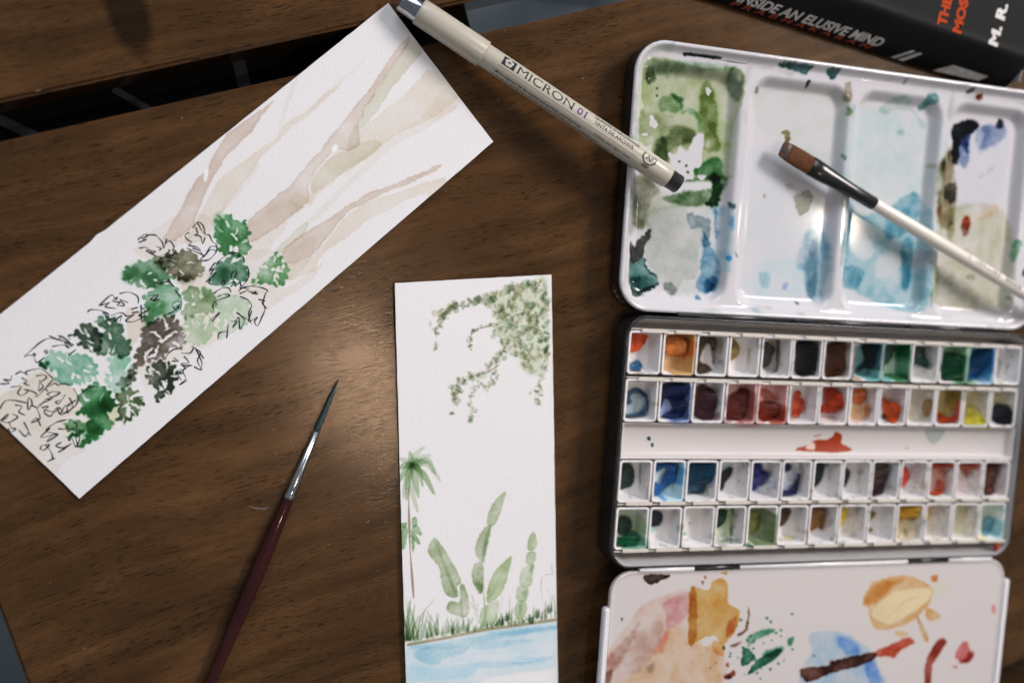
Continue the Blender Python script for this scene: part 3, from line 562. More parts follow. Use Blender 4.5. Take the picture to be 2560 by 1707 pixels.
rings = [O(1.5, 0, 10), O(.4, .6, 10), O(0, 2, 10), O(0, 14.2, 10), O(.2, 14.9, 10), O(.7, 15.2, 10), O(1.3, 15.0, 10), O(1.5, 14.4, 10), O(3.6, 5, 10), O(5.0, 2.5, 10)]
v, f = loft(rings, True, True)
n_ = len(rings[0]); fm = []
for k in range(len(rings) - 1): fm += [0 if k < 6 else 1] * n_
tray = mesh('tray', v, f, [black_enamel, shaded_enamel], tin, smooth=True, fmat=fm + [0, 1])
# paint on the pans and on the gutter between them
PAN = Canvas((-3, -86), (1, 0), 218, 114, PFLOOR, (222, 213, 210), (0.78, 0.755, 0.745), seed=51)
GUT = [('A', '2050,1440 2200,1390 2240,1350 2352,1340 2400,1335 2450,1300 2475,1255 2540,1300 2530,1370 2590,1410 2640,1450 2500,1470 2352,1468 2150,1455', (172, 52, 18), .95), ('B', '1310,1240 1520,1240 1400,1390', (170, 180, 170), .9), ('A', '500,1310 525,1315 525,1345 500,1340', (28, 60, 60), 1), ('A', '535,1380 560,1380 558,1410 538,1405', (28, 60, 60), 1), ('B', '1090,1430 1140,1410 1130,1440', (195, 178, 160), .8), ('A', '2250,1290 2310,1285 2312,1300 2255,1305', (190, 140, 125), .8)]
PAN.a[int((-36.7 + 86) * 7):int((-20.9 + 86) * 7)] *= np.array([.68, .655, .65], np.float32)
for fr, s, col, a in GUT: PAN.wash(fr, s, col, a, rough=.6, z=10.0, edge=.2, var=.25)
PAN.wash('A', '2190,1390 2240,1360 2245,1440 2160,1430', (205, 175, 160), .85, opaque=True, z=10.0, soft=2)
PANS = [  # per pan: what is in it, thick paint blobs, thin stains
 [('orange and blue', [('A', '315,215 490,235 490,290 440,360 400,400 315,405', (222, 76, 24)), ('A', '320,570 380,505 435,545 425,610 330,605', (42, 98, 138))], []),
  ('pale orange', [('A', '690,330 720,280 800,250 880,270 915,330 900,420 850,455 760,455 690,430', (220, 128, 64))], [('A', '655,240 960,240 950,620 650,610', (178, 116, 56)), ('A', '930,470 960,460 950,580 910,560', (70, 50, 35))]),
  ('smeared dark brown', [('A', '1030,260 1200,255 1190,400 1170,350 1120,330 1070,420 1050,520 1130,560 1170,615 1010,620', (66, 50, 34))], [('A', '1180,260 1290,260 1260,500 1180,540', (120, 108, 90)), ('A', '1240,510 1290,500 1280,560 1235,550', (90, 85, 75))]),
  ('olive', [('A', '1360,280 1420,290 1465,370 1440,460 1380,505 1350,500', (132, 108, 54))], [('A', '1310,260 1370,260 1350,420 1320,420', (120, 150, 110))]),
  ('grey black', [('A', '1715,320 1790,330 1840,380 1800,480 1770,560 1705,570', (40, 42, 40))], [('A', '1850,290 1890,290 1870,610 1750,640 1840,600', (70, 72, 66)), ('A', '1760,300 1860,300 1850,600 1730,620', (150, 145, 135)), ('A', '1640,290 1680,290 1670,480 1640,480', (160, 150, 100))]),
  ('solid black', [('A', '2070,310 2280,310 2285,500 2250,650 2060,650 2060,450', (26, 26, 26))], [('A', '2270,480 2340,470 2330,530', (90, 88, 82))]),
  ('dark brown', [('B', '300,335 480,330 480,450 490,560 450,650 350,680 270,660 290,480', (78, 43, 27))], [('B', '300,330 540,330 520,680 270,690', (165, 125, 100))]),
  ('dark teal', [('B', '660,350 780,345 800,480 770,580 680,590 620,630 590,600 680,500', (22, 44, 48))], [('B', '600,350 890,350 850,700 580,700', (76, 150, 148))]),
  ('green striped', [('B', '910,350 1000,350 980,440 930,520 900,530', (32, 74, 52))], [('B', '905,350 1190,350 1160,700 875,700', (140, 176, 136)), ('B', '1005,350 1040,350 1030,690 990,690', (34, 84, 52)), ('B', '880,650 1100,650 1100,700 880,700', (40, 95, 60))]),
  ('grey green', [('B', '1210,360 1290,365 1300,460 1350,520 1340,590 1290,580 1230,550 1200,530', (34, 64, 58))], [('B', '1290,360 1440,360 1400,600 1310,560', (130, 150, 138))]),
  ('deep green', [('B', '1510,450 1600,430 1690,480 1720,600 1690,700 1490,700', (14, 74, 44))], [('B', '1505,370 1750,370 1730,720 1480,720', (98, 156, 108))]),
  ('bright blue', [('B', '1870,390 2030,390 2020,480 1940,560 1870,640 1840,700 1770,700 1790,480', (26, 80, 130))], [('B', '1785,380 2050,380 2000,720 1755,720', (104, 168, 208))]),
  ('almost no', [], [('B', '2080,480 2110,540 2090,640 2050,680 2080,600', (170, 172, 178))])],
 [('blue ringed', [('A', '300,850 370,800 450,830 500,900 510,1000 460,1080 380,1100 270,1100 270,1070 400,1060 470,970 450,880 380,840 320,880 330,950 270,950', (44, 74, 100))], [('A', '280,850 380,790 470,830 530,960 480,1100 270,1110', (176, 190, 198))]),
  ('navy blue', [('A', '640,770 940,770 920,850 860,900 920,960 880,1030 830,1100 640,1100 760,1020 740,940 680,900 640,1000', (34, 44, 84))], [('A', '640,760 960,760 940,1120 620,1110', (130, 150, 196))]),
  ('dark maroon', [('A', '1040,780 1120,770 1220,850 1230,950 1200,1040 1180,1130 1000,1090 1000,950', (64, 33, 38))], [('A', '1010,760 1100,760 1040,900 1000,950', (205, 150, 140)), ('A', '1180,1090 1320,1040 1300,1110 1200,1140', (120, 70, 80))]),
  ('dark red', [('A', '1360,880 1430,850 1500,790 1540,850 1530,980 1500,1110 1330,1100', (94, 34, 28))], [('A', '1350,760 1660,760 1620,1140 1320,1140', (198, 124, 116))]),
  ('brick red', [('A', '1680,950 1770,930 1850,960 1870,1030 1830,1110 1740,1140 1670,1100', (120, 40, 24))], [('A', '1690,760 1960,760 1900,1110 1665,1110', (202, 130, 122)), ('A', '1700,800 1800,830 1830,900 1790,920 1700,900', (150, 62, 50))]),
  ('orange red', [('A', '2050,850 2100,830 2110,870 2080,900 2130,910 2150,980 2120,1050 2030,1110 2020,1000', (202, 64, 24))], [('A', '2010,1120 2120,1140 2100,1160 2000,1150', (225, 165, 145))]),
  ('red', [('B', '260,790 340,790 430,850 465,950 440,1030 300,1065 260,1050 215,1060 210,980 260,960', (188, 58, 24))], [('B', '200,1090 380,1100 380,1180 200,1180', (230, 185, 175))]),
  ('orange and tan', [('B', '575,810 680,815 670,940 570,950', (216, 98, 26)), ('B', '690,970 740,1000 720,1060 680,1100 670,1020', (188, 104, 52))], [('B', '550,950 700,940 740,1010 700,1120 545,1160', (222, 168, 118)), ('B', '690,810 830,810 800,960 690,960', (220, 190, 180))]),
  ('orange lump', [('B', '880,890 940,940 1020,940 1060,1010 1040,1090 1000,1160 950,1150 880,1050', (206, 78, 26))], [('B', '870,1060 930,1130 920,1160 865,1150', (84, 62, 50)), ('B', '880,830 1100,830 1090,930 890,900', (205, 178, 172))]),
  ('tan', [('B', '1290,930 1390,920 1380,1020 1320,1110 1285,1040', (152, 118, 58))], [('B', '1150,840 1420,840 1400,1130 1140,1130', (212, 198, 172))]),
  ('yellow and red', [('B', '1650,930 1700,960 1690,1080 1600,1160 1450,1150 1450,1050 1540,1100 1620,1060', (190, 68, 30)), ('B', '1560,840 1700,840 1660,930 1600,1040 1550,1000', (134, 112, 36))], [('B', '1475,835 1720,835 1690,1100 1450,1100', (180, 148, 52))]),
  ('bright yellow', [('B', '1760,990 1820,980 1890,1060 1970,1190 1740,1200 1730,1130', (214, 198, 64))], [('B', '1770,840 2000,840 1970,1100 1740,1000', (206, 196, 150))]),
  ('round black', [('B', '2040,980 2130,960 2210,1000 2240,1100 2200,1180 2100,1180 2020,1130 2020,1050', (26, 30, 40))], [('B', '2040,840 2270,840 2240,1000 2030,980', (196, 184, 140))])],
 [('blackish teal', [('C', '230,415 310,410 350,460 362,530 340,630 260,670 210,670', (28, 52, 48))], [('C', '410,415 435,420 430,660 410,650', (90, 130, 130)), ('C', '300,750 330,755 320,775', (50, 80, 80))]),
  ('patchy blue', [('C', '590,420 800,415 790,500 770,600 660,690 620,740 570,740 570,610 640,640 650,560 700,500 690,440 600,500', (44, 104, 168))], [('C', '580,400 910,400 860,720 560,780', (164, 200, 222))]),
  ('deep blue', [('C', '940,415 1220,415 1210,520 1150,610 1100,640 1090,710 1000,720 920,690', (24, 68, 94))], [('C', '1140,410 1230,410 1190,650 1120,640', (90, 160, 200))]),
  ('black streaked', [('C', '1290,490 1390,450 1380,530 1310,610 1290,680 1255,680 1260,560', (32, 32, 37))], [('C', '1280,420 1390,410 1370,450 1280,470', (150, 190, 205))]),
  ('indigo', [('C', '1600,420 1690,420 1710,470 1770,520 1760,600 1700,640 1590,690', (38, 43, 104))], [('C', '1680,560 1850,560 1840,680 1600,700', (205, 210, 222)), ('C', '1830,600 1850,600 1850,660 1825,660', (70, 130, 190))]),
  ('ringed indigo', [('C', '1920,420 2000,420 2000,480 1930,490', (33, 34, 80)), ('C', '2060,530 2105,530 2080,640 2060,730 1910,750 1910,690 1990,690 2040,610', (33, 34, 80))], [('C', '1920,420 2100,470 2090,600 1910,720', (198, 204, 222))]),
  ('green black', [('D', '145,420 255,420 240,540 200,620 130,645', (30, 40, 38))], [('D', '255,415 300,415 280,450', (80, 90, 88))]),
  ('slate black', [('D', '460,455 525,500 510,570 480,640 440,655', (34, 36, 46))], []),
  ('blackish maroon', [('D', '765,420 920,415 930,540 890,640 870,730 740,735', (48, 28, 31))], []),
  ('coral pink', [('D', '1085,450 1130,470 1155,530 1120,620 1070,660', (224, 78, 68))], [('D', '1180,420 1320,420 1300,600 1170,600', (226, 205, 204))]),
  ('rust red', [('D', '1380,410 1640,410 1600,460 1530,470 1500,730 1360,720 1420,680 1460,560 1450,480 1380,450', (196, 74, 40))], [('D', '1370,410 1640,410 1520,730 1350,730', (228, 168, 152))]),
  ('pale rust', [('D', '1660,420 1870,420 1860,480 1790,480 1750,560 1710,500', (194, 88, 56))], [('D', '1640,410 1890,410 1860,740 1630,740', (230, 204, 196))]),
  ('reddish brown', [('D', '1950,420 2090,420 2070,520 2040,640 2040,725 1925,720', (88, 43, 28))], [('D', '2090,420 2190,420 2170,740 2050,730', (220, 190, 185))])],
 [('bottle green', [('C', '200,980 260,960 320,1000 330,1080 290,1140 220,1160 170,1110 175,1020', (22, 42, 32)), ('C', '165,1190 240,1175 350,1120 400,1170 390,1270 165,1270', (16, 84, 52))], [('C', '170,910 390,910 380,1130 170,1130', (140, 168, 120)), ('C', '420,1020 520,1020 470,1250 410,1280', (90, 165, 150))]),
  ('charcoal', [('C', '535,920 640,920 658,980 630,1050 580,1070 530,1050', (38, 43, 50))], [('C', '500,1090 600,1080 560,1130 500,1130', (150, 205, 185))]),
  ('flecked green', [('C', '830,950 870,960 860,990 830,985', (34, 132, 98))], [('C', '870,1130 900,1150 875,1165', (40, 135, 100)), ('C', '930,1020 960,1030 940,1070', (205, 210, 180))]),
  ('forest green', [('C', '1220,910 1330,900 1320,990 1290,1050 1215,1075', (24, 58, 34))], [('C', '1210,900 1390,900 1370,1210 1200,1230', (190, 200, 160)), ('C', '1200,1200 1480,1200 1480,1260 1200,1230', (50, 85, 50)), ('C', '1375,900 1400,900 1390,1230 1365,1230', (50, 85, 50))]),
  ('olive green', [('C', '1560,930 1680,930 1690,1050 1630,1130 1550,1100', (114, 118, 60))], [('C', '1540,900 1750,900 1720,1220 1520,1220', (62, 78, 38)), ('C', '1740,900 1830,900 1800,1150 1720,1200', (165, 170, 140))]),
  ('chocolate', [('C', '1885,895 2005,890 1985,970 1930,1050 1870,1060', (78, 54, 42))], [('C', '1860,1180 2050,1170 2040,1220 1850,1220', (200, 186, 120))]),
  ('ochre brown', [('D', '95,890 270,890 250,1000 235,1110 190,1080 90,1115', (132, 88, 40))], [('D', '270,890 370,890 340,1060 250,1060', (205, 188, 176))]),
  ('lemon yellow', [('D', '415,880 490,880 485,970 440,1050 400,1075', (224, 186, 64))], [('D', '490,880 680,880 650,1100 430,1180', (222, 206, 184))]),
  ('zigzag olive', [('D', '710,900 760,905 795,940 740,1010 720,1040 700,1030', (124, 100, 46)), ('D', '705,1070 765,1110 700,1140', (124, 100, 46))], []),
  ('golden yellow', [('D', '1015,870 1250,865 1240,960 1180,1010 1090,990 1000,1080', (214, 156, 44))], [('D', '1010,870 1250,870 1220,1180 990,1180', (226, 200, 150)), ('D', '1100,1090 1140,1180 1090,1180', (130, 140, 70)), ('D', '990,1150 1060,1150 1060,1180 990,1180', (196, 160, 60))]),
  ('thin orange', [('D', '1335,870 1365,870 1355,960 1325,1005', (228, 172, 84))], [('D', '1370,860 1560,860 1540,1180 1310,1180', (226, 208, 186))]),
  ('pale yellow', [], [('D', '1620,850 1860,850 1830,1160 1600,1160', (222, 208, 166)), ('D', '1680,860 1760,860 1720,1000', (206, 192, 140))]),
  ('pale blue green', [('D', '1940,990 2040,990 1990,1080 1980,1150 1930,1150', (104, 164, 182))], [('D', '1900,850 2140,850 2120,1190 1880,1190', (196, 216, 208)), ('D', '2000,850 2120,850 2090,960 2050,930', (120, 170, 165))])]]
for r in PANS:
    for what, blobs, stains in r:
        for fr, s, col in stains: PAN.wash(fr, s, col, .6, rough=.9, soft=2.5, edge=.15, var=.7)
        for fr, s, col in blobs: PAN.wash(fr, s, col, .45, rough=1.2, soft=3, edge=.1, var=.5)
pan_mat = PAN.material('white_pan_stained', .34, .0, spec=.22)
# holder: floor sheet, gutter with turned-up sides, clips
hold = mesh('pan_holder', *loft([[(x, y, z) for x, y in rrect(1.2 + k, 209.5 - k, -81 + k, 22 - k, 6, 6)] for k, z in ((0, 2.6), (0, 3.0), (1, 3.1))], True, True), shaded_enamel, tin)
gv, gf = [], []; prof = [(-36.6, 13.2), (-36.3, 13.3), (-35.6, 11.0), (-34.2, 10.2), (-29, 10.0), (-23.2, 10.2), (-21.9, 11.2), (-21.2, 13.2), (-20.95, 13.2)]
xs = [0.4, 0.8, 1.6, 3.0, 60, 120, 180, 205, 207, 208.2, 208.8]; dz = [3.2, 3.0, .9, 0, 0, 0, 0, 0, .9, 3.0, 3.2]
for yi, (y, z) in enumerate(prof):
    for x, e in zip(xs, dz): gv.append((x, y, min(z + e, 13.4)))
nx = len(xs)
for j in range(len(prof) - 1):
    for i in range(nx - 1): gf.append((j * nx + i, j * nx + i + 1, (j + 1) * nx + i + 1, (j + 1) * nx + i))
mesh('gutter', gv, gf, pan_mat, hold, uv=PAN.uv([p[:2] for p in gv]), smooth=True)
clip_me = None
for r in range(4):
    y = ROWY[r] + 18.9 if r < 2 else ROWY[r] - .2
    for i in range(13):
        xc = i * PITCH + (11.8 if r < 2 else 10.3)
        ln = 12.4 if xc + 6.2 < 209 else 6.0
        if clip_me is None:
            clip = bm_obj('clip', box_bm(-6.2, 6.2, -.8, .8, -.25, .25), cream_metal, hold, bevel=.12); clip_me = clip.data
        else:
            clip = bpy.data.objects.new('clip', clip_me); C.objects.link(clip); adopt(clip, hold)
        clip.matrix_basis = Matrix.Translation(Vector((xc + (ln - 12.4) / 2, y, PTOP + .45)) * S) @ Matrix.Diagonal((ln / 12.4, 1, 1, 1))
for r in range(4):      # upright sheet the clips are bent from
    y = ROWY[r] + 19.35 if r < 2 else ROWY[r] - .75
    bm_obj('rail', box_bm(.6, 208.6, y - .2, y + .2, 3.2, PTOP - .1), cream_metal, hold, bevel=.1)
# half pans, each a thing of its own with its dried paint
paint_mats = {}
def paint_mat(col):
    if col not in paint_mats:
        c = lin(col) / lin((222, 213, 210)) * np.array([.78, .755, .745]); paint_mats[col] = plain('dried_paint', tuple(np.clip(c * .62, .003, .9)), 0.34, var=.4, scale=420, bump=.5, rvar=.2, spec=.3)
    return paint_mats[col]
from mathutils.geometry import tessellate_polygon
ORD = ['first', 'second', 'third', 'fourth', 'fifth', 'sixth', 'seventh', 'eighth', 'ninth', 'tenth', 'eleventh', 'twelfth', 'last']
ROWN = ['top row', 'second row', 'third row', 'bottom row']
prn = random.Random(4)
def lie(px_, x0, x1, y0, y1):
    """where paint seen at these points of the photograph lies in a pan: on its floor or climbing the drafted walls"""
    hit = unproject(px_, PFLOOR); out = []; kx = 1.55 / 8.3
    for d_ in hit - CAM:
        t = 1.0
        den = d_[0] - kx * d_[2]; t = min(t, (x1 - 2.5 + kx * (CAM[2] - PFLOOR) - CAM[0]) / den if den > 0 else 9)
        den = d_[1] + kx * d_[2]; t = min(t, (y0 + 2.5 - kx * (CAM[2] - PFLOOR) - CAM[1]) / den if den < 0 else 9)
        p_ = CAM + d_ * t
        p_[2] = min(p_[2], PTOP - .8); p_[0] = min(max(p_[0], x0 + 2.0), x1 - .95); p_[1] = min(max(p_[1], y0 + .95), y1 - 2.0); out.append(p_)
    return np.array(out)
film_mats = {}
def film_mat(col):
    """thin patchy wash of dried colour: lets the white plastic through where the noise is low"""
    if col not in film_mats:
        c = lin(col) / lin((222, 213, 210)) * np.array([.78, .755, .745]); m = plain('paint_film', tuple(np.clip(c * .9, .003, .9)), .35, var=.2, scale=300, spec=.2); ns, ls = m.node_tree.nodes, m.node_tree.links
        tc = nd(ns, 'ShaderNodeTexCoord'); nz = nd(ns, 'ShaderNodeTexNoise'); nz.inputs['Scale'].default_value = 150; nz.inputs['Detail'].default_value = 4; nz.inputs['Distortion'].default_value = .6; ls.new(tc.outputs['Object'], nz.inputs['Vector'])
        mr = nd(ns, 'ShaderNodeMapRange'); mr.inputs[1].default_value = .36; mr.inputs[2].default_value = .66; mr.inputs[3].default_value = .03; mr.inputs[4].default_value = .5; ls.new(nz.outputs[0], mr.inputs[0]); ls.new(mr.outputs[0], ns['Principled BSDF'].inputs['Alpha'])
        film_mats[col] = m
    return film_mats[col]
TINTED = {(0, 1), (0, 7), (0, 8), (0, 10), (0, 11), (1, 1), (1, 3), (1, 4), (2, 1), (3, 0), (3, 4), (3, 12)}
pan_white = plain('white_pan', (0.74, 0.715, 0.71), .4, var=.04, scale=120, spec=.25)
_ns, _ls = pan_white.node_tree.nodes, pan_white.node_tree.links; _b = _ns['Principled BSDF']; _src = _b.inputs['Base Color'].links[0].from_socket
_tc = nd(_ns, 'ShaderNodeTexCoord'); _n1 = nd(_ns, 'ShaderNodeTexNoise'); _n1.inputs['Scale'].default_value = 190; _n1.inputs['Detail'].default_value = 4; _ls.new(_tc.outputs['Object'], _n1.inputs['Vector'])
_n2 = nd(_ns, 'ShaderNodeTexNoise'); _n2.inputs['Scale'].default_value = 60; _ls.new(_tc.outputs['Object'], _n2.inputs['Vector'])
_rp = nd(_ns, 'ShaderNodeValToRGB'); _rp.color_ramp.elements[0].position = .54; _rp.color_ramp.elements[1].position = .66; _rp.color_ramp.elements[0].color = (0, 0, 0, 1); _rp.color_ramp.elements[1].color = (.75, .75, .75, 1); _ls.new(_n1.outputs[0], _rp.inputs[0])
_rc = nd(_ns, 'ShaderNodeValToRGB'); _e = _rc.color_ramp.elements; _e[0].position = .35; _e[0].color = (.30, .36, .40, 1); _e[1].position = .65; _e[1].color = (.46, .38, .26, 1); _k = _e.new(.5); _k.color = (.33, .34, .28, 1); _ls.new(_n2.outputs[0], _rc.inputs[0])
_mx = nd(_ns, 'ShaderNodeMix', data_type='RGBA'); _ls.new(_rp.outputs[0], _mx.inputs[0]); _ls.new(_src, _mx.inputs[6]); _ls.new(_rc.outputs[0], _mx.inputs[7]); _ls.new(_mx.outputs[2], _b.inputs['Base Color'])
for r in range(4):
    for i in range(13):
        what, blobs, stains = PANS[r][i]
        x0 = i * PITCH + .3 + prn.uniform(-.08, .08); x1 = x0 + 15.35; y0 = ROWY[r] + .2 + prn.uniform(-.12, .12); y1 = y0 + 18.6; tz = PTOP + prn.uniform(-.15, .1)
        e = empty('half_pan', ((x0 + x1) / 2, (y0 + y1) / 2, 3.2))
        lab = f'white half pan with {what} paint, {ORD[i]} in the {ROWN[r]} of the tin'
        tag(e, lab, 'paint pan', 'half pans in the watercolour tin')
        R = lambda d, z, rr: [(x, y, z) for x, y in rrect(x0 + d, x1 - d, y0 + d, y1 - d, rr, 3)]
        v, f = loft([R(1.0, 3.2, 1.2), R(.05, 13, 1.4), R(0, tz - .15, 1.4), R(.15, tz, 1.3), R(.75, tz, 1.0), R(.95, tz - .2, .9), R(1.9, PFLOOR + .9, 1.2), R(2.5, PFLOOR, 1.2)], True, True)
        nr = 16; wall = 0 if (r, i) in TINTED else 1
        mesh('cup', v, f, [pan_mat, pan_white], e, uv=PAN.uv([p[:2] for p in v]), smooth=False, fmat=[1] * (3 * nr) + [wall] * (3 * nr) + [0] * nr + [1, 0])
        for fr, s, col in (stains if (r, i) not in TINTED else []):
            px_ = spline(pp(fr, s), True, 4); px_ = px_ + np.array([[prn.uniform(-1.5, 1.5), prn.uniform(-1.5, 1.5)] for _ in px_]); out = lie(px_, x0, x1, y0, y1)
            tw = CAM - out; tw /= np.linalg.norm(tw, axis=1)[:, None]
            tri = tessellate_polygon([[Vector((p[0], -p[1], 0)) for p in px_]])
            mesh('paint_film', [tuple(p) for p in out + tw * .05], tri, film_mat(col), e)
        for fr, s, col in blobs:
            px_ = spline(pp(fr, s), True, 4); px_ = px_ + np.array([[prn.uniform(-1.3, 1.3), prn.uniform(-1.3, 1.3)] for _ in px_]); out = lie(px_, x0, x1, y0, y1)
            tw = CAM - out; tw /= np.linalg.norm(tw, axis=1)[:, None]; hh = prn.uniform(1.5, 2.2); n_ = len(out); cen = out.mean(0)
            top_ = out + tw * hh + (cen - out) * .02; up = px_
            vv = [tuple(p) for p in out + tw * .03] + [tuple(p) for p in top_]
            ff = [(k, (k + 1) % n_, n_ + (k + 1) % n_, n_ + k) for k in range(n_)]
            tri = tessellate_polygon([[Vector((p[0], -p[1], 0)) for p in up]])
            def ccw(t):
                a, b_, c = (up[k] for k in t); return (b_[0] - a[0]) * (c[1] - a[1]) - (b_[1] - a[1]) * (c[0] - a[0]) < 0
            ff += [tuple(n_ + k for k in (t if ccw(t) else t[::-1])) for t in tri]
            mesh('dried_paint', vv, ff, paint_mat(col), e)
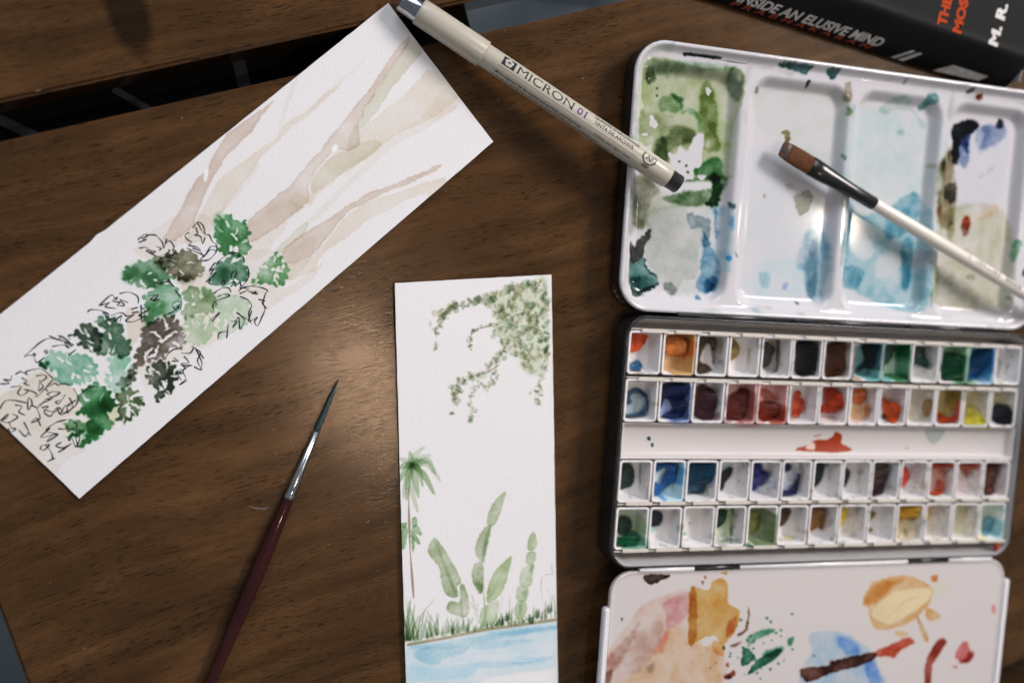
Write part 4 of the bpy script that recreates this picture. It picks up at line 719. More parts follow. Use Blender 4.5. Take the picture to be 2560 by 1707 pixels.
# ---- lid: one pressed sheet with four wells
LX0, LX1, LY0, LY1 = -5.4, 213.6, 26.8, 140.3
LID = Canvas((-9, 23), (1, 0), 228, 123, 7.5, (214, 204, 207), (0.605, 0.585, 0.612), seed=71)
L = LID.wash
for fr, s, col, a, k in [
 ('L9', '780,60 1290,60 1330,400 1290,840 1200,870 800,860 760,600', (206, 202, 206), .7, 6), ('L9', '1380,-150 1860,-100 1880,400 1840,860 1700,920 1380,840 1340,500', (198, 202, 204), .6, 6), ('L5', '225,330 600,300 1340,400 1300,900 1220,1600 850,1600 560,1440 200,1180', (196, 196, 172), .6, 6), ('L6', '200,20 480,160 1100,330 1250,420 1200,1100 1000,1310 640,1330 330,1000 200,600', (196, 192, 190), .7, 5),
 ('L5', '230,350 380,250 600,300 900,370 1180,360 1330,400 1360,560 1340,760 1280,950 1250,1200 1220,1500 1200,1600 860,1600 850,1480 930,1450 960,1110 870,1120 830,1170 820,1260 740,1260 690,1240 640,1330 560,1300 570,1440 400,1330 380,1210 340,1240 250,1180 200,1150 200,980 230,850 280,780 250,700 230,520', (184, 182, 150), 1.0, 2),
 ('L5', '330,270 600,310 930,380 900,420 600,400 580,460 500,440 350,420 280,480 260,380', (120, 138, 112), .8, 5), ('L5', '290,370 350,360 440,460 380,520 320,500', (60, 78, 54), .8, 3), ('L5', '600,290 1200,340 1190,400 950,400 620,340', (150, 165, 158), .8, 4),
 ('L5', '1210,360 1300,390 1360,500 1350,600 1310,740 1250,640 1200,500', (96, 108, 98), .8, 4), ('L5', '470,720 600,640 720,700 720,800 660,860 560,830 470,830', (104, 138, 90), .9, 4), ('L5', '600,640 720,690 725,800 690,760 620,690', (70, 112, 66), .7, 3), ('L5', '690,870 820,810 920,900 940,1060 900,1060 870,900 780,850', (96, 140, 92), .7, 3),
 ('L5', '940,560 1040,520 1080,680 1120,850 1110,1100 1150,1250 1080,1300 960,1250 950,1000 920,900', (122, 136, 78), .9, 4), ('L5', '420,1150 560,1110 640,1000 800,1030 870,1100 840,1170 680,1220 600,1280 560,1420 420,1330', (104, 112, 76), .8, 5), ('L5', '440,1160 540,1130 550,1400 430,1330', (70, 95, 58), .6, 4),
 ('L5', '950,1420 1080,1360 1160,1400 1160,1600 1040,1600 870,1560 850,1490', (46, 108, 56), .9, 4), ('L5', '220,860 400,860 600,880 640,1000 500,1100 330,1120 210,1080', (150, 152, 122), .7, 5),
 ('L6', '760,40 1040,0 1200,0 1200,80 1170,180 1110,340 980,320 870,340 620,300 500,240 760,180 1040,140 1040,60 900,50 760,60', (96, 122, 82), .9, 3), ('L6', '1050,-20 1120,-20 1170,120 1150,220 1110,330 980,310 1040,250 1060,120', (26, 84, 40), .9, 2),
 ('L6', '210,0 330,0 420,100 480,190 400,220 330,380 290,580 200,570 190,400', (128, 124, 100), .9, 5), ('L6', '330,220 700,280 1000,330 700,340 400,420 300,560', (192, 186, 170), .9, 5),
 ('L6', '330,400 700,330 800,440 800,580 940,590 930,760 900,900 900,1080 830,1160 730,1180 640,1330 530,1250 440,1120 330,960 310,860 340,640', (190, 184, 180), .9, 2), ('L6', '780,420 950,460 1040,520 1020,760 960,800 960,640 920,570 850,600 800,540', (128, 142, 152), 1, 2),
 ('L6', '1040,360 1240,380 1250,560 1230,800 1200,1080 1120,1020 1080,850 1100,520', (176, 194, 216), 1, 3), ('L6', '980,640 1030,760 1090,880 1130,1000 1110,1180 1000,1310 880,1240 930,1100 920,1000 960,860 940,740', (100, 148, 182), 1, 3), ('L6', '970,1200 1090,1120 1090,1240 1000,1300', (50, 98, 134), .8, 4),
 ('L6', '1085,380 1110,380 1115,700 1085,640', (110, 140, 175), .8, 2), ('L6', '1210,480 1255,490 1240,610 1215,600', (120, 155, 200), .8, 3), ('L6', '110,740 200,800 220,720 370,600 340,720 290,820 290,900 200,960 150,980 110,890', (58, 57, 52), 1, 2),
 ('L6', '100,930 160,990 290,920 330,1030 430,1110 450,1170 400,1260 260,1310 170,1290 120,1180', (78, 124, 118), 1, 2), ('L6', '120,1140 300,1130 430,1170 380,1240 200,1260', (46, 92, 88), .7, 4), ('L6', '70,1080 110,1200 140,1340 250,1330 430,1240 460,1170 440,1200 230,1280 150,1260', (58, 66, 62), .8, 1), ('L6', '290,900 330,1030 440,1120 460,1170 430,1130 310,1040', (70, 78, 74), .8, 1),
 ('L6', '510,1210 560,1190 650,1230 660,1290 600,1340 550,1310', (150, 150, 146), 1, 2), ('L6', '855,1340 900,1350 890,1390 860,1385', (120, 145, 170), 1, 2), ('L6', '1180,900 1220,900 1210,950 1180,955', (76, 160, 214), 1, 1), ('L6', '1205,300 1255,310 1250,370 1215,370', (70, 100, 104), 1, 2), ('L6', '120,0 210,0 190,300 160,520 110,500', (176, 172, 176), .8, 4), ('L6', '1250,850 1290,900 1270,900', (90, 120, 100), 1, 1),
 ('L7', '150,230 800,250 1090,330 1100,700 950,1050 600,800 300,700 200,500', (206, 200, 196), .8, 6), ('L7', '425,0 720,40 720,80 680,125 560,70 430,40', (44, 84, 84), 1, 2), ('L7', '890,65 1020,75 950,175', (52, 92, 92), 1, 2), ('L7', '700,190 740,190 740,240 720,255', (50, 56, 56), 1, 1), ('L7', '195,240 250,240 240,295 200,280', (152, 130, 118), 1, 2),
 ('L7', '1100,210 1145,210 1160,340 1140,400 1090,360', (162, 142, 124), 1, 3), ('L7', '500,700 590,700 570,800 540,790 530,740', (124, 114, 64), 1, 1), ('L7', '620,1370 700,1330 760,1290 820,1350 790,1480 700,1568 660,1500', (154, 148, 128), 1, 1), ('L7', '550,1240 610,1240 610,1290 560,1300', (186, 178, 164), 1, 1), ('L7', '295,1360 345,1340 330,1380', (186, 178, 164), 1, 1), ('L7', '1120,440 1170,500 1130,540', (150, 160, 130), 1, 2), ('L7', '1080,930 1120,980 1090,1000', (130, 160, 150), 1, 1),
 ('L3', '1130,1290 1190,1280 1210,1400 1180,1568 1030,1568 1090,1350', (168, 180, 196), .9, 5), ('L9', '1160,500 1250,480 1280,620 1230,860 1160,830 1150,680', (158, 176, 188), 1, 5), ('L9', '1180,560 1220,560 1210,830 1165,820', (112, 142, 158), .7, 4), ('L9', '820,700 1100,640 1160,820 900,860', (206, 208, 214), 1, 6), ('L9', '900,720 950,720 960,780 920,800', (184, 190, 198), .9, 3), ('L9', '1035,770 1055,770 1050,810 1025,800', (150, 160, 205), 1, 2), ('L9', '1085,870 1110,880 1095,890', (70, 80, 90), 1, 1),
 ('L8', '-450,420 -300,250 0,300 250,340 440,420 640,420 600,700 450,850 640,1100 440,1200 150,1360 -100,1400 -420,1200 -470,800', (202, 200, 200), .7, 4), ('L8', '40,300 180,190 300,200 380,300 450,400 540,480 490,520 400,360 250,320 60,360', (158, 180, 174), 1, 4), ('L8', '470,180 560,170 605,240 540,270 460,340', (84, 140, 140), 1, 3), ('L8', '230,540 300,550 300,600 240,600', (160, 180, 170), .8, 4),
 ('L9', '1380,330 1460,400 1640,340 1760,270 1830,400 1830,620 1800,880 1740,930 1600,900 1400,800 1350,700 1380,500', (152, 180, 192), .9, 4), ('L9', '1640,340 1780,270 1760,460 1600,520', (104, 156, 176), .7, 4), ('L9', '1690,560 1750,540 1730,800 1690,780', (92, 150, 172), .8, 4), ('L9', '1350,680 1480,700 1440,800 1370,790', (96, 152, 172), .8, 4), ('L9', '1380,330 1420,360 1400,520 1360,560', (96, 152, 172), .7, 4),
 ('L8', '840,510 1010,430 1110,500 1000,570 900,650 870,880 830,860 830,670', (40, 40, 46), 1, 2), ('L8', '1110,500 1010,600 990,800 960,740 900,690 900,640', (84, 102, 154), 1, 3), ('L8', '1150,490 1390,500 1380,620 1260,700 1120,760 1170,600', (156, 160, 184), 1, 4), ('L8', '1300,500 1330,430 1370,440 1385,520 1330,530', (32, 37, 57), 1, 2), ('L8', '1000,560 1420,540 1400,1000 1300,1350 850,1400 880,900', (206, 198, 204), .9, 5), ('L8', '1120,1050 1280,940 1250,990 1140,1070', (184, 176, 182), .7, 3),
 ('L8', '700,800 760,740 830,800 830,1000 800,1200 830,1568 620,1568 590,1300 650,1100 610,950', (164, 148, 124), 1, 3), ('L8', '730,790 800,780 770,870', (92, 82, 62), .8, 3), ('L8', '700,1180 860,1130 830,1340 720,1260', (78, 73, 60), .9, 3), ('L8', '620,920 680,880 660,1010', (104, 92, 70), .7, 3), ('L8', '580,1430 640,1360 630,1520', (192, 116, 78), 1, 3), ('L8', '510,930 590,920 580,970', (190, 172, 152), .9, 3), ('L8', '930,1530 990,1470 1030,1568 980,1640 940,1600', (186, 68, 40), 1, 2), ('L8', '1090,1440 1300,1350 1300,1450 1100,1540', (224, 186, 180), 1, 4),
 ('L4', '140,0 300,-150 700,-200 880,-60 900,400 860,800 600,850 150,780 80,700 130,400', (196, 186, 166), 1, 4), ('L4', '440,0 520,0 490,110 450,100', (124, 66, 50), 1, 3), ('L4', '310,-100 380,-100 340,180 300,150', (168, 156, 130), .9, 4), ('L4', '900,180 960,180 920,300 880,380', (100, 156, 118), 1, 3), ('L4', '970,450 1060,420 1060,510 980,510', (44, 104, 66), 1, 2), ('L4', '280,520 360,520 350,600 270,590', (160, 165, 135), .8, 5), ('L4', '100,430 210,430 200,720 150,740', (170, 170, 140), .7, 5), ('L4', '480,520 560,500 550,560', (160, 150, 135), .8, 4), ('L4', '850,720 885,710 880,790', (120, 120, 90), .9, 3),
 ('L8', '820,505 1010,420 1125,500 1010,590 915,670 885,910 820,880 820,670', (46, 46, 54), .9, 1), ('L8', '600,950 690,780 760,730 840,800 840,1568 590,1568 580,1300', (172, 156, 134), .8, 3), ('L8', '1100,500 1010,620 1000,850 960,960 900,900 890,700', (100, 116, 160), .7, 3), ('L8', '1100,520 1400,500 1390,640 1260,720 1110,780', (150, 156, 184), .6, 4), ('L6', '60,640 210,560 220,60 120,40', (150, 148, 140), .6, 5),
 ('L8', '900,110 960,105 960,150 900,145', (84, 84, 74), 1, 2), ('L8', '1000,165 1070,165 1070,215 1010,215', (134, 52, 36), 1, 2), ('L8', '205,0 230,0 225,60 210,60', (140, 128, 140), .8, 2)]:
    L(fr, s, col, a, rough=1.9, soft=k, edge=.45 if k < 3 else .3, var=.7, patch=.22 if k > 2 else .12, grain=.2, desat=.16)
for fr, s in (('L5', '365,880 400,900 445,1010 370,1015'), ('L5', '275,1090 335,1085 330,1110 280,1115'), ('L5', '880,1110 970,1105 950,1250 935,1440 850,1480 830,1600 620,1600 600,1450 560,1310 640,1340 690,1240 780,1300 830,1180'), ('L5', '990,580 1040,590 1030,670 1000,640'), ('L6', '900,-10 980,-10 960,40 910,30')):
    L(fr, s, (214, 204, 207), .95, opaque=True, rough=1.6, soft=1)
for s in ('1400,520 1440,440 1500,500 1540,600 1480,640 1420,600', '1560,640 1660,600 1680,690 1560,750'): L('L9', s, (206, 202, 204), .75, opaque=True, rough=1.5, soft=6)
L('L5', '670,205 780,212 1080,250 1075,278 900,255 720,235 700,248', (44, 46, 48), 1, rough=.5); LID.line('L5', '1080,280 1200,300 1390,326', (70, 70, 72), .5, .8)
for s in ('690,1405', '770,1450', '785,1525', '440,580', '440,660'):
    x, y = map(float, s.split(',')); L('L5', [(x - 11, y - 10), (x + 10, y - 9), (x + 9, y + 11), (x - 10, y + 10)], (70, 84, 70), 1, rough=.4)
rl = np.random.default_rng(12)
for i in range(46):
    side_ = rl.integers(4); t_ = rl.random(); c_ = [(LX0 + 4 + t_ * 210, LY1 - rl.uniform(1, 7)), (LX0 + 4 + t_ * 210, LY0 + rl.uniform(1, 5)), (LX0 + rl.uniform(.5, 4), LY0 + 8 + t_ * 98), (rl.choice([49.0, 103.3, 154.0]) + rl.normal(0, 1.5), LY0 + 8 + t_ * 98)][side_]
    a_, b_ = (rl.uniform(1, 7), rl.uniform(.4, 1.6)) if side_ < 2 else (rl.uniform(.4, 1.4), rl.uniform(1, 9)); th = np.linspace(0, 2 * math.pi, 10)[:-1]
    LID.wash('N', (LID.local([c_])[0] + np.c_[a_ * np.cos(th), b_ * np.sin(th)]) * LID.res, [(176, 178, 182), (190, 184, 178), (160, 170, 176), (186, 190, 180)][rl.integers(4)], rl.uniform(.25, .7), rough=2.4, soft=3, patch=.4, local=True)
lid_mat = LID.material('lid_enamel_painted', .08, .0, spec=.5)
WELLS = [(-1.0, 46.5, 31.5, 131.5), (51.5, 101.0, 31.5, 131.5), (105.5, 151.5, 31.5, 131.5), (156.5, 202.0, 31.5, 131.5)]
def sd(x, y, x0, x1, y0, y1, r):
    qx = np.abs(x - (x0 + x1) / 2) - (x1 - x0) / 2 + r; qy = np.abs(y - (y0 + y1) / 2) - (y1 - y0) / 2 + r
    return -(np.hypot(np.maximum(qx, 0), np.maximum(qy, 0)) + np.minimum(np.maximum(qx, qy), 0) - r)
sstep = lambda a, b_, t: (lambda q: q * q * (3 - 2 * q))(np.clip((t - a) / (b_ - a), 0, 1))
def lid_z(x, y):
    d = sd(x, y, LX0, LX1, LY0, LY1, 14)
    z = 12.2 + .8 * np.sqrt(np.clip(1 - ((np.clip(d, 0, 2.2) - 1.1) / 1.1) ** 2, 0, 1)) - 2.3 * sstep(1.4, 4.2, d)
    for (a, b_, c, e) in WELLS:
        dw = sd(x, y, a, b_, c, e, 9); z = z - 4.6 * sstep(-0.8, 4.2, dw)
    return z
N1 = 12; base = rrect(0, 1, 0, 1, .2, N1)
def lid_ring(d): return rrect(LX0 + d, LX1 - d, LY0 + d, LY1 - d, max(14 - d, 1), N1)
gx = np.arange(LX0 + 2.6, LX1 - 2.5, 0.9); gy = np.arange(LY0 + 2.6, LY1 - 2.5, 0.9)
XX, YY = np.meshgrid(gx, gy); ZZ = lid_z(XX, YY); keep = sd(XX, YY, LX0, LX1, LY0, LY1, 14) > 2.5
lv = np.c_[XX.ravel(), YY.ravel(), ZZ.ravel()]; idx = np.arange(XX.size).reshape(XX.shape)
k4 = keep[:-1, :-1] & keep[1:, :-1] & keep[:-1, 1:] & keep[1:, 1:]
fq = np.stack([idx[:-1, :-1][k4], idx[:-1, 1:][k4], idx[1:, 1:][k4], idx[1:, :-1][k4]], 1)
used = np.unique(fq); remap = -np.ones(XX.size, int); remap[used] = np.arange(len(used)); lv = lv[used]; fq = remap[fq]
lid = mesh('lid', lv, fq, lid_mat, tin, uv=LID.uv(lv[:, :2]), smooth=True)
rr_ = []
for d, z in ((1.8, 0.3), (.6, .8), (0, 2.0), (0, 11.6)): rr_.append([(x, y, z) for x, y in lid_ring(d)])
for d in (.12, .35, .7, 1.1, 1.5, 1.9, 2.3, 2.7, 3.1, 3.6, 4.4):
    q = np.array(lid_ring(d)); zz = lid_z(q[:, 0], q[:, 1]) - (.12 if d > 3.2 else 0); rr_.append([(x, y, z) for (x, y), z in zip(q, zz)])
v, f = loft(rr_, True, False); n_ = len(rr_[0])
lim_uv = LID.uv([p[:2] for p in v])
mesh('lid_rim', v, f, [black_enamel, lid_mat], lid, uv=lim_uv, smooth=True, fmat=[0] * (3 * n_) + [1] * ((len(rr_) - 4) * n_) + [0])
# ---- fold-out palette on the near side
FOLD = Canvas((-6, -215), (1, 0), 230, 134, 13.6, (206, 191, 187), (0.60, 0.555, 0.54), seed=91)
Fw = FOLD.wash
for s, col, a, k in [
 ('120,640 250,480 310,390 460,330 570,320 560,560 720,620 750,640 700,830 90,830 110,700', (204, 172, 160), 1, 4), ('360,660 480,500 560,570 650,590 740,620 730,700 690,830 230,830', (214, 182, 154), 1, 4), ('420,380 570,320 560,430 450,520 440,440', (202, 148, 152), .9, 4), ('110,690 230,560 300,470 240,620 150,760 105,790', (176, 132, 122), .8, 4), ('100,760 150,740 130,830 95,830', (130, 80, 66), .9, 3), ('200,640 330,500 420,480 380,640 260,760', (188, 160, 150), .7, 4), ('360,640 450,520 420,640', (210, 140, 125), .7, 4), ('330,720 380,700 360,750', (150, 130, 115), .6, 4),
 ('570,300 660,310 690,260 740,250 770,290 770,380 830,420 810,520 740,600 700,550 620,570 560,600 560,450', (200, 146, 70), 1, 2), ('570,310 600,330 600,560 560,590', (176, 112, 44), .7, 2), ('660,340 730,330 700,400', (214, 176, 110), .6, 5), ('770,480 820,450 800,530 760,560', (190, 100, 62), .8, 3), ('690,580 750,600 740,660 690,630', (206, 150, 84), .9, 2), ('320,230 460,228 400,262 350,280', (70, 50, 36), 1, 1), ('640,240 655,235 655,250', (170, 100, 50), 1, 1), ('725,215 765,215 755,225', (200, 150, 60), 1, 1), ('625,265 640,260 635,280', (150, 80, 50), 1, 1),
 ('920,690 960,660 1050,620 1040,660 890,755 880,740', (28, 94, 66), 1, 1), ('850,630 880,620 915,670 880,700 840,710', (28, 94, 66), 1, 1), ('870,570 930,530 1010,515 1000,540 930,570 890,600', (100, 148, 118), 1, 2), ('1090,570 1120,560 1110,600 1090,600', (50, 120, 84), 1, 2), ('960,640 1060,610 1050,650 980,670', (60, 124, 92), .7, 3), ('880,395 882,480 850,545 815,548 865,505', (124, 84, 54), 1, 1), ('750,770 800,735 810,760 770,780', (140, 62, 40), 1, 1), ('760,700 775,695 770,725', (170, 95, 60), 1, 1), ('780,610 850,580 810,610', (130, 90, 70), .8, 2),
 ('1200,560 1270,525 1380,535 1450,570 1540,640 1570,720 1590,830 1190,830 1170,720 1220,640', (166, 176, 206), 1, 3), ('1350,560 1440,580 1480,640 1400,650', (124, 146, 204), .7, 4), ('1500,700 1560,700 1590,830 1540,830', (120, 142, 200), .7, 3), ('1160,730 1310,710 1320,690 1440,660 1550,640 1560,670 1480,710 1330,750 1200,800 1170,780', (92, 38, 22), 1, 1), ('1550,640 1640,600 1730,560 1765,590 1690,630 1660,670 1620,660 1560,660', (188, 68, 38), 1, 2), ('1310,690 1380,680 1340,710', (150, 60, 34), .8, 2),
 ('1490,380 1530,280 1600,250 1700,230 1790,250 1860,300 1850,370 1780,450 1700,500 1580,520 1530,470 1520,400', (210, 158, 100), 1, 2), ('1500,380 1540,290 1640,260 1720,250 1650,290 1570,370', (196, 128, 68), .7, 4), ('1780,440 1840,560 1825,580 1790,500', (196, 142, 86), 1, 2), ('1830,400 1910,450 1840,470', (208, 152, 88), 1, 2), ('1660,530 1740,535 1690,560', (206, 160, 100), .9, 2), ('1855,235 1890,230 1885,262 1860,260', (205, 130, 70), 1, 2), ('1870,280 1950,270 1930,340 1880,340', (208, 190, 170), .8, 3),
 ('1880,590 1920,565 1935,590 1890,660 1860,720 1850,830 1820,830 1830,690', (150, 46, 28), 1, 2), ('1990,630 2040,580 2060,620 2085,650 2060,690 2010,695 1985,660', (198, 98, 92), 1, 2), ('2050,640 2080,650 2060,690 2010,690 2040,675', (140, 44, 34), .8, 3), ('2180,390 2195,390 2195,430 2180,425', (214, 130, 120), 1, 2), ('1965,715 1995,715 1990,728', (200, 110, 100), 1, 1), ('195,460 205,460 202,478', (120, 95, 80), 1, 1)]:
    Fw('F', s, col, a, rough=1.3, soft=k, edge=.45 if k < 3 else .25, var=.65, patch=.2 if k > 2 else .1, grain=.15, desat=.14)
Fw('F', '1540,430 1640,330 1700,310 1850,300 1830,370 1700,460 1620,490', (220, 198, 160), .75, opaque=True, soft=4); FOLD.line('F', '1540,410 1530,450 1590,490 1680,490 1780,430 1850,350', (184, 128, 70), .7, .6, amt=.6, soft=2); FOLD.line('F', '1620,460 1700,380 1790,340', (196, 156, 104), .7, amt=.6, soft=3)
Fw('F', '630,600 655,560 670,560 670,605', (206, 191, 187), .9, opaque=True)
rs = np.random.default_rng(3)
for i in range(46):
    x, y = rs.normal(930, 90), rs.normal(640, 80); q = rs.uniform(2, 6); Fw('F', [(x - q, y - q), (x + q, y - q * .8), (x + q, y + q), (x - q, y + q * .8)], (50, 105, 80), .9, rough=.4)
fold_mat = FOLD.material('fold_palette_painted', .16, .0, spec=.5)
fx0, fx1, fy0, fy1 = 0.3, 211.5, -212.0, -86.2
F_ = lambda d, z: [(x, y, z) for x, y in rrect(fx0 + d, fx1 - d, fy0 + d, fy1 - d, max(10 - d, 1), 8)]
v, f = loft([F_(.3, 11.6), F_(0, 11.9), F_(0, 13.6), F_(.4, 14.0), F_(.9, 14.0), F_(1.6, 13.7), F_(3, 13.6)], True, True)
fold = mesh('fold_out_palette', v, f, fold_mat, tin, uv=FOLD.uv([p[:2] for p in v]), smooth=False)
for x0, x1, y1 in ((-2.2, 0.9, -102), (211.0, 214.6, -96.5)):
    bm_obj('side_flange', box_bm(x0, x1, fy0 + 3, y1, 11.0, 14.6), white_enamel, fold, bevel=.6)
for x0, x1, m in ((13, 39.5, white_enamel), (39.7, 62, black_enamel), (62.2, 152.6, white_enamel), (152.8, 176, black_enamel), (176.2, 202, white_enamel)):
    v, f = rod((x0, -85.7, 13.4), (x1, -85.7, 13.4), [(0, 1.1, 1.1), (.2, 1.35, 1.35), (x1 - x0 - .2, 1.35, 1.35), (x1 - x0, 1.1, 1.1)], 16); mesh('hinge', v, f, m, fold, smooth=True)
for x0, x1 in ((22, 78), (79, 140), (141, 190)):
    v, f = rod((x0, 26.1, 13.0), (x1, 26.1, 13.0), [(0, 1, 1), (.2, 1.3, 1.3), (x1 - x0 - .2, 1.3, 1.3), (x1 - x0, 1, 1)], 16); mesh('hinge', v, f, black_enamel, lid, smooth=True)
bm_obj('foot', box_bm(60, 150, -206, -110, 0, 11.4), black_enamel, fold, bevel=2)
bm_obj('paint_drop', box_bm(203.6, 206.4, -82.0, -78.0, 12.0, 14.6), plain('red_paint_drop', (0.42, 0.05, 0.02), .4), tray, bevel=.8)

# ------------------------------------------------------------------ fineliner pen lying from the boards up onto the lid
pa, pb = at(1003, -1, 6.4), at(1698.5, 463, 20.0); pl = float(np.linalg.norm(pb - pa)); pd = (pb - pa) / pl
K = pl / 836.0
pen = tag(empty('fineliner_pen', tuple((pa + pb) / 2)), 'capped beige fineliner pen with black lettering, resting on the palette rim', 'pen')
PEN = Canvas((0, 0), (1, 0), 140, 30, 0, (214, 206, 190), (0.47, 0.432, 0.355), res=14, seed=5)
def ptext(s, s0, s1, t0, cap, col, bold=0.0, shear=0.0, space=1.0):
    Vt, T = text_mesh(s, 1.0, bold, shear, space); lo, hi = Vt.min(0), Vt.max(0)
    q = np.c_[s0 + (Vt[:, 0] - lo[0]) / (hi[0] - lo[0]) * (s1 - s0), t0 + Vt[:, 1] * cap / .72]
    PEN.tris(np.c_[q[:, 0], q[:, 1] + 15] * PEN.res, T, col)
def pbox(s0, s1, t0, t1, col): PEN.tris(np.array([(s0, t0 + 15), (s1, t0 + 15), (s1, t1 + 15), (s0, t1 + 15)]) * PEN.res, [(0, 1, 2, 3)], col)
inkb = (34, 40, 44)
ptext('MICRON', 52.6, 79.0, 1.0, 3.8, inkb, 0.0); ptext('01', 81.0, 85.4, 1.2, 3.1, (120, 74, 140), .03)
ptext("QUALITÉ D'ARCHIVAGE", 88.9, 111.0, 4.0, 1.5, inkb, .03); ptext('TINTA DE ARCHIVE', 89.4, 108.9, 1.5, 1.6, inkb, .03)
ptext('Micro pigment ink for waterproof and fade proof fine lines', 45.0, 86.0, -3.5, 1.4, (56, 56, 52), .016)
ptext('0.20mm line / ligne / línea', 91.9, 109.6, -2.6, 1.4, (104, 92, 84), .012)
prs = random.Random(9); sx = 44.2
while sx < 95:
    ln = prs.uniform(.5, 2.2); pbox(sx, sx + ln, -5.2, -4.75 + prs.uniform(0, .25), (84, 80, 70)); sx += ln + prs.uniform(.25, .6)
pbox(44.8, 112.0, -.28, -.08, (150, 104, 96))
pbox(45.4, 51.2, .85, 4.9, (28, 40, 48))
ang = np.linspace(0, 2 * math.pi, 18)[:-1]
for k in range(5):
    a = math.pi / 2 + k * 2 * math.pi / 5; cx, cy = 48.3 + 1.1 * math.cos(a), 3.0 + 1.1 * math.sin(a)
    PEN.tris(np.c_[cx + .82 * np.cos(ang), cy + .82 * np.sin(ang) + 15] * PEN.res, [tuple(range(17))], (222, 216, 204))
for k in range(9):
    a = k * 2 * math.pi / 9; PEN.line('N', np.array([(48.3, 18.0), (48.3 + 1.0 * math.cos(a), 18.0 + 1.0 * math.sin(a))]) * PEN.res, (40, 50, 56), .18, 0, smooth=False, local=True)
a = np.radians(np.linspace(150, 395, 26)); arc = np.c_[116.8 + 3.0 * np.cos(a), 17.4 + 2.7 * np.sin(a)]
PEN.line('N', arc * PEN.res, (60, 66, 70), .75, 0, smooth=False, local=True); ptext('AP', 115.2, 118.9, 1.4, 2.3, inkb, .03); pbox(114.9, 118.6, -1.4, -.9, (70, 74, 74)); pbox(115.3, 118.0, -2.0, -1.6, (84, 86, 84))
pen_print = PEN.material('pen_barrel_print', .30, .0, spec=.5)
pen_plain = plain('pen_plastic', (0.47, 0.432, 0.355), .28, var=.03, scale=60, rvar=.05)
def barrel(name, prof, mat, uvmap=False, seg=40):
    d = Vector(pd); upv = (Vector(CAM) - Vector((pa + pb) / 2)).normalized(); side = d.cross(upv).normalized(); top = side.cross(d).normalized()
    vs, uvs, fs = [], [], []
    for s_, r_ in prof:
        for i in range(seg + 1):
            th = -math.pi + 2 * math.pi * i / seg
            vs.append(tuple(Vector(pa) + d * s_ + (top * math.cos(th) - side * math.sin(th)) * r_)); uvs.append((s_ / 140, (th * 4.75 + 15) / 30))
    n_ = seg + 1
    for k in range(len(prof) - 1):
        for i in range(seg): fs.append((k * n_ + i, (k + 1) * n_ + i, (k + 1) * n_ + i + 1, k * n_ + i + 1))
    return mesh(name, vs, fs, mat, pen, uv=uvs, smooth=True)
sc, se = 236.5 * K, 800 * K       # cap mouth, barrel end
barrel('barrel', [(sc - 3, 4.6), (sc, 4.68), (60, 4.75), (118, 4.75), (se - .6, 4.7), (se, 4.35)], pen_print)
barrel('cap', [(50 * K - .2, 0.5), (50 * K, 4.9), (50 * K + .4, 5.25), (50 * K + 4, 5.35), (sc - .5, 5.45), (sc, 5.3), (sc - .02, 4.7)], pen_plain)
barrel('cap_end', [(0, 0.01), (0, 3.6), (.5, 4.2), (1.0, 4.35), (1.3, 4.15), (1.6, 4.35), (50 * K, 4.75)], plain('chrome', (0.42, 0.43, 0.45), .18, metal=1.0, var=.08, rvar=.06))
barrel('end_plug', [(se - .1, 4.3), (se, 4.3), (se + .1, 4.05), (pl - .6, 3.95), (pl, 3.5), (pl + .05, 0.01)], plain('black_plastic', (0.014, 0.014, 0.014), .35, var=.2))

# ------------------------------------------------------------------ brushes
def brush_bristles(name, p0, p1, prof, mat, parent, seg=22, up=(0, 0, 1)):
    v, f = rod(p0, p1, prof, seg, up); return mesh(name, v, f, mat, parent, smooth=True)
ba, bb = at(846.4, 949, 1.2), at(526, 1707, 3.4); bl = float(np.linalg.norm(bb - ba)); bd = (bb - ba) / bl
q = lambda x, y, z=3.0: float(np.dot(at(x, y, z) - ba, bd))
s1, s2, s3 = q(794, 1081), q(732, 1224), q(722, 1247)
rb = tag(empty('round_brush', tuple((ba + bb) / 2)), 'thin round brush with dark red lacquered handle and teal bristles', 'paintbrush')
brush_bristles('bristles', ba, bb, [(0, .12, .1), (2, .38, .32), (6, .75, .62), (12, 1.02, .9), (s1 - 2, 1.14, 1.05), (s1 + 1, 1.12, 1.05)], plain('teal_bristle', (0.020, 0.046, 0.048), .45, var=.5, scale=900, bump=.6, stretch=(1, 1, 1)), rb)
brush_bristles('ferrule', ba, bb, [(s1, 1.05, 1.05), (s1 + .05, 1.25, 1.25), (s2 - 1.5, 2.05, 2.05), (s2, 2.05, 2.05), (s2 + .4, 1.85, 1.85), (s2 + .9, 2.15, 2.15), (s2 + 1.7, 1.85, 1.85), (s2 + 2.3, 2.2, 2.2), (s3 - .5, 2.2, 2.2), (s3, 2.0, 2.0)], plain('nickel', (0.50, 0.51, 0.53), .22, metal=1.0, var=.10, rvar=.08), rb)
brush_bristles('handle', ba, bb, [(s3 - .6, 1.9, 1.9), (s3 + .2, 2.1, 2.1), (s3 + 14, 2.75, 2.75), (s3 + 30, 3.1, 3.1), (s3 + 48, 2.85, 2.85), (s3 + 80, 2.25, 2.25), (s3 + 150, 1.4, 1.4), (s3 + 153, .3, .3)], plain('red_lacquer', (0.030, 0.0045, 0.0040), .14, var=.25, scale=50, coat=.2, rvar=.05, spec=.35), rb)
fa, fb = at(1954, 371, 12.0), at(2560, 735, 17.5); flen = float(np.linalg.norm(fb - fa)); fd = (fb - fa) / flen
q = lambda x, y, z=14.0: float(np.dot(at(x, y, z) - fa, fd))
f1, f2 = q(2029.5, 417), q(2184.6, 510.7)
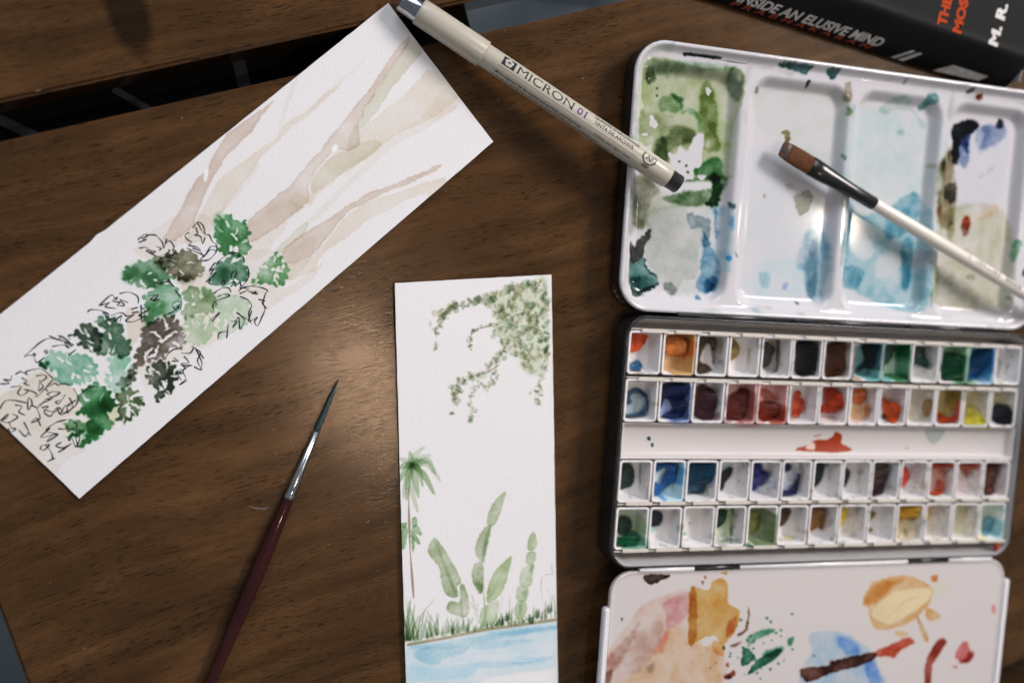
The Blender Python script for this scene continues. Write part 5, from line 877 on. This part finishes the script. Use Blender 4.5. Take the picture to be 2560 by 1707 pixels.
fbz = tag(empty('flat_brush', tuple((fa + fb) / 2)), 'flat brush with brown bristles, black ferrule and white handle lying across the palette', 'paintbrush')
brist = plain('brown_bristle', (0.10, 0.038, 0.014), .65, spec=.15, var=.45, scale=1100, bump=.7)
brush_bristles('bristles', fa, fb, [(0, 3.2, .4), (.5, 3.7, .6), (5, 4.2, 1.2), (10, 4.35, 1.8), (f1 + .5, 4.2, 2.1)], brist, fbz, 30)
brush_bristles('bristle_tip', fa - fd * .05, fb, [(-.2, 3.0, .3), (0, 3.4, .5), (3.2, 4.02, 1.0), (4.2, 4.1, 1.1)], plain('wet_bristle', (0.028, 0.018, 0.014), .4, var=.5, scale=900, bump=.5), fbz, 30)
brush_bristles('ferrule', fa, fb, [(f1, 4.2, 2.1), (f1 + .1, 4.5, 2.35), (f1 + 6, 4.3, 2.6), (f1 + 16, 3.4, 2.9), (f1 + 22, 3.05, 3.05), (f2 - .4, 2.95, 2.95), (f2, 2.75, 2.75)], plain('black_ferrule', (0.010, 0.0105, 0.010), .24, var=.2, rvar=.06), fbz, 32)
brush_bristles('handle', fa, fb, [(f2 - .5, 2.6, 2.6), (f2, 2.7, 2.7), (f2 + 20, 3.0, 3.0), (f2 + 60, 3.0, 3.0), (f2 + 100, 2.6, 2.6), (f2 + 150, 1.8, 1.8), (f2 + 153, .4, .4)], plain('cream_lacquer', (0.74, 0.68, 0.60), .25, var=.03, rvar=.05), fbz, 28)
lt = Vector(fd); sd_ = lt.cross(Vector((0, 0, 1))).normalized(); tp = sd_.cross(lt)
s_ = q(2400, 640) + 1; prs = random.Random(3); bmx = bmesh.new()      # worn, unreadable print on the handle
while s_ < q(2530, 712):
    ln = prs.uniform(.7, 2.4); th = math.radians(12); c0 = Vector(fa) + lt * s_
    for k in range(2):
        if prs.random() < .35: continue
        t0 = math.radians(22 - 22 * k); rr = 3.06; pts = []
        for (dl, dt) in ((0, 0), (ln, 0), (ln, .22), (0, .22)):
            a = t0 + dt; pts.append(bmx.verts.new(c0 + lt * dl + (tp * math.cos(a) - sd_ * math.sin(a)) * rr))
        bmx.faces.new(pts)
    s_ += ln + prs.uniform(.3, 1.0)
bm_obj('lettering', bmx, plain('grey_print', (0.30, 0.28, 0.26), .5), fbz)

# ------------------------------------------------------------------ book behind the tin
BA = math.radians(-7.9); bu = Vector((math.cos(BA), math.sin(BA), 0)); bv = Vector((-math.sin(BA), math.cos(BA), 0)); B0 = Vector((191.5, 140.8, 0))
def bk(u, v_, z): return tuple(B0 + bu * u + bv * v_ + Vector((0, 0, z)))
book = tag(empty('book', bk(-98, 65, 0)), 'black paperback book with white and orange lettering at the edge of the table', 'book')
cover_m = plain('black_cover', (0.0115, 0.012, 0.012), .6, var=.3, scale=30, bump=.15, spec=.10); page_m = plain('book_pages', (0.62, 0.58, 0.50), .9, var=.25, scale=600, stretch=(.02, .02, 6), bump=.4)
HB = 16.5; TK = .5
sec = [(0.6, 0.0), (-.6, .8), (-.6, 2.2), (2.8, 6.2), (6.8, 10.6), (9.8, 13.8), (11.4, 15.4), (12.8, HB), (14.4, HB + .05), (15.6, HB - .2), (17.2, HB), (129, HB)]
ins = [(x + (.0 if i > 8 else .55), z - (.5 if i > 8 else .25)) for i, (x, z) in enumerate(sec)]
ins = [(x, max(z, .5)) for x, z in ins]
us = [-198, -150, -100, -50, -8, -3, -1.2, -.3, 0]
vs, fs = [], []; m_ = len(sec)
for u_ in us:
    k = 0 if u_ < -8 else ((u_ + 8) / 8) ** 3
    for (x, z) in sec: vs.append(bk(u_, x + (1.4 * k if x < 15 else 0), z))
    for (x, z) in ins: vs.append(bk(u_, x + (1.4 * k if x < 15 else 0), z))
for a in range(len(us) - 1):
    for i in range(m_ - 1):
        p, q_ = a * 2 * m_, (a + 1) * 2 * m_
        fs.append((p + i, q_ + i, q_ + i + 1, p + i + 1)); fs.append((p + m_ + i + 1, q_ + m_ + i + 1, q_ + m_ + i, p + m_ + i))
for e in (0, (len(us) - 1) * 2 * m_):
    for i in range(m_ - 1): fs.append((e + i, e + i + 1, e + m_ + i + 1, e + m_ + i))
cover = mesh('cover', vs, fs, cover_m, book, smooth=True)
bmx = bmesh.new(); pr = [(1.6, .5), (1.6, 2.0), (11.4, 14.0), (13.6, HB - .6), (127, HB - .6), (127, .5)]
va = [bmx.verts.new(bk(-196.5, *p)) for p in pr]; vb = [bmx.verts.new(bk(-1.0, *p)) for p in pr]
bmx.faces.new(va); bmx.faces.new(vb[::-1])
for i in range(len(pr)): bmx.faces.new((va[i], vb[i], vb[(i + 1) % len(pr)], va[(i + 1) % len(pr)]))
bm_obj('pages', bmx, page_m, book)
bm_obj('back_cover', (lambda b_: (bmesh.ops.transform(b_, matrix=Matrix.Translation(B0) @ Matrix.Rotation(BA, 4, 'Z'), verts=b_.verts), b_)[1])(box_bm(-198, 0, 1.2, 129, 0.02, .48)), cover_m, book)
def spine_pt(u_, k):           # k: arc position up the slanted spine 0..1
    i = 2; j = 6; seg = [sec[n] for n in range(i, j + 1)]; d_ = [0]
    for a, b_ in zip(seg, seg[1:]): d_.append(d_[-1] + math.hypot(b_[0] - a[0], b_[1] - a[1]))
    t = k * d_[-1]
    for n in range(len(seg) - 1):
        if t <= d_[n + 1] or n == len(seg) - 2:
            w_ = (t - d_[n]) / (d_[n + 1] - d_[n]); a, b_ = seg[n], seg[n + 1]
            nx_, nz_ = -(b_[1] - a[1]), (b_[0] - a[0]); l_ = math.hypot(nx_, nz_)
            return bk(u_, a[0] + (b_[0] - a[0]) * w_ + nx_ / l_ * .09, a[1] + (b_[1] - a[1]) * w_ + nz_ / l_ * .09)
def btext(s, fn, mat, bold, shear, space=1.0):
    Vt, T = text_mesh(s, 1.0, bold, shear, space); lo, hi = Vt.min(0), Vt.max(0)
    mesh('lettering', [fn((x - lo[0]) / (hi[0] - lo[0]), y / .72) for x, y in Vt], T, mat, cover)
white_ink = plain('white_print', (0.62, 0.60, 0.58), .5); orange_ink = plain('orange_print', (0.46, 0.055, 0.010), .7, spec=.1); red_ink = plain('red_print', (0.30, 0.04, 0.018), .5)
def solve_u(px_, py_, k):      # distance along the spine of a point of the photograph
    best = min(np.arange(-190, 0, .5), key=lambda u_: abs(proj(spine_pt(u_, k))[0] - px_)); return float(best)
def proj(P):
    d_ = (np.array(P, float) - CAM) @ ROT; return PW / 2 + FPX * d_[0] / -d_[2], PH / 2 - FPX * d_[1] / -d_[2]
ua, ue = solve_u(1848, 0, .28), solve_u(2206, 115, .28)
btext('INSIDE AN ELUSIVE MIND', lambda a, b_: spine_pt(ua + (ue - ua) * a, .17 + .26 * b_), white_ink, .028, .32)
ua2, ue2 = solve_u(1826, 18, .06), solve_u(2176, 130, .06)
btext('PRABHAKARAN', lambda a, b_: spine_pt(ua2 + (ue2 - ua2) * a, .025 + .13 * b_), red_ink, .02, .32, 1.6)
def cover_text(s, p0, p1, cap, mat, bold):
    a0, a1 = at(*p0, HB + .12), at(*p1, HB + .12); dr = (a1 - a0) / np.linalg.norm(a1 - a0); ln = np.linalg.norm(a1 - a0); nr_ = np.array([-dr[1], dr[0], 0])
    btext(s, lambda a, b_: tuple(a0 + dr * ln * a + nr_ * cap * b_), mat, bold, 0.0)
cover_text('THE', (2363, 68), (2380, -4), 4.6, orange_ink, .05); cover_text('MOST', (2401, 86), (2427, -24), 4.6, orange_ink, .05); cover_text('M. R.', (2492, 118), (2520, 12), 5.0, white_ink, .05)
def spine_patch(name, quad, mat):
    pts = []
    for x, y in quad:
        best = min(((u_, k) for u_ in np.arange(-80, -1, 1.0) for k in np.arange(0, .8, .04)), key=lambda q: (lambda p_: (p_[0] - x) ** 2 + (p_[1] - y) ** 2)(proj(spine_pt(*q))))
        pts.append(spine_pt(*best))
    mesh(name, pts, [tuple(range(len(pts)))], mat, cover)
grey_ink = plain('label_print', (0.58, 0.57, 0.54), .5, var=.25, scale=300)
spine_patch('print', [(2330, 186), (2445, 203), (2470, 191), (2384, 162)], grey_ink)
spine_patch('print', [(2222, 158), (2234, 160), (2290, 128), (2279, 126)], grey_ink); spine_patch('print', [(2240, 163), (2254, 165), (2308, 136), (2296, 132)], grey_ink)
bm_obj('scuff', (lambda b_: (bmesh.ops.transform(b_, matrix=Matrix.Translation(B0) @ Matrix.Rotation(BA, 4, 'Z'), verts=b_.verts), b_)[1])(box_bm(-.35, .12, 3.5, 9.5, 2.5, 11.5)), plain('worn_paper', (0.55, 0.54, 0.54), .9, var=.3, scale=400), cover, bevel=.15)
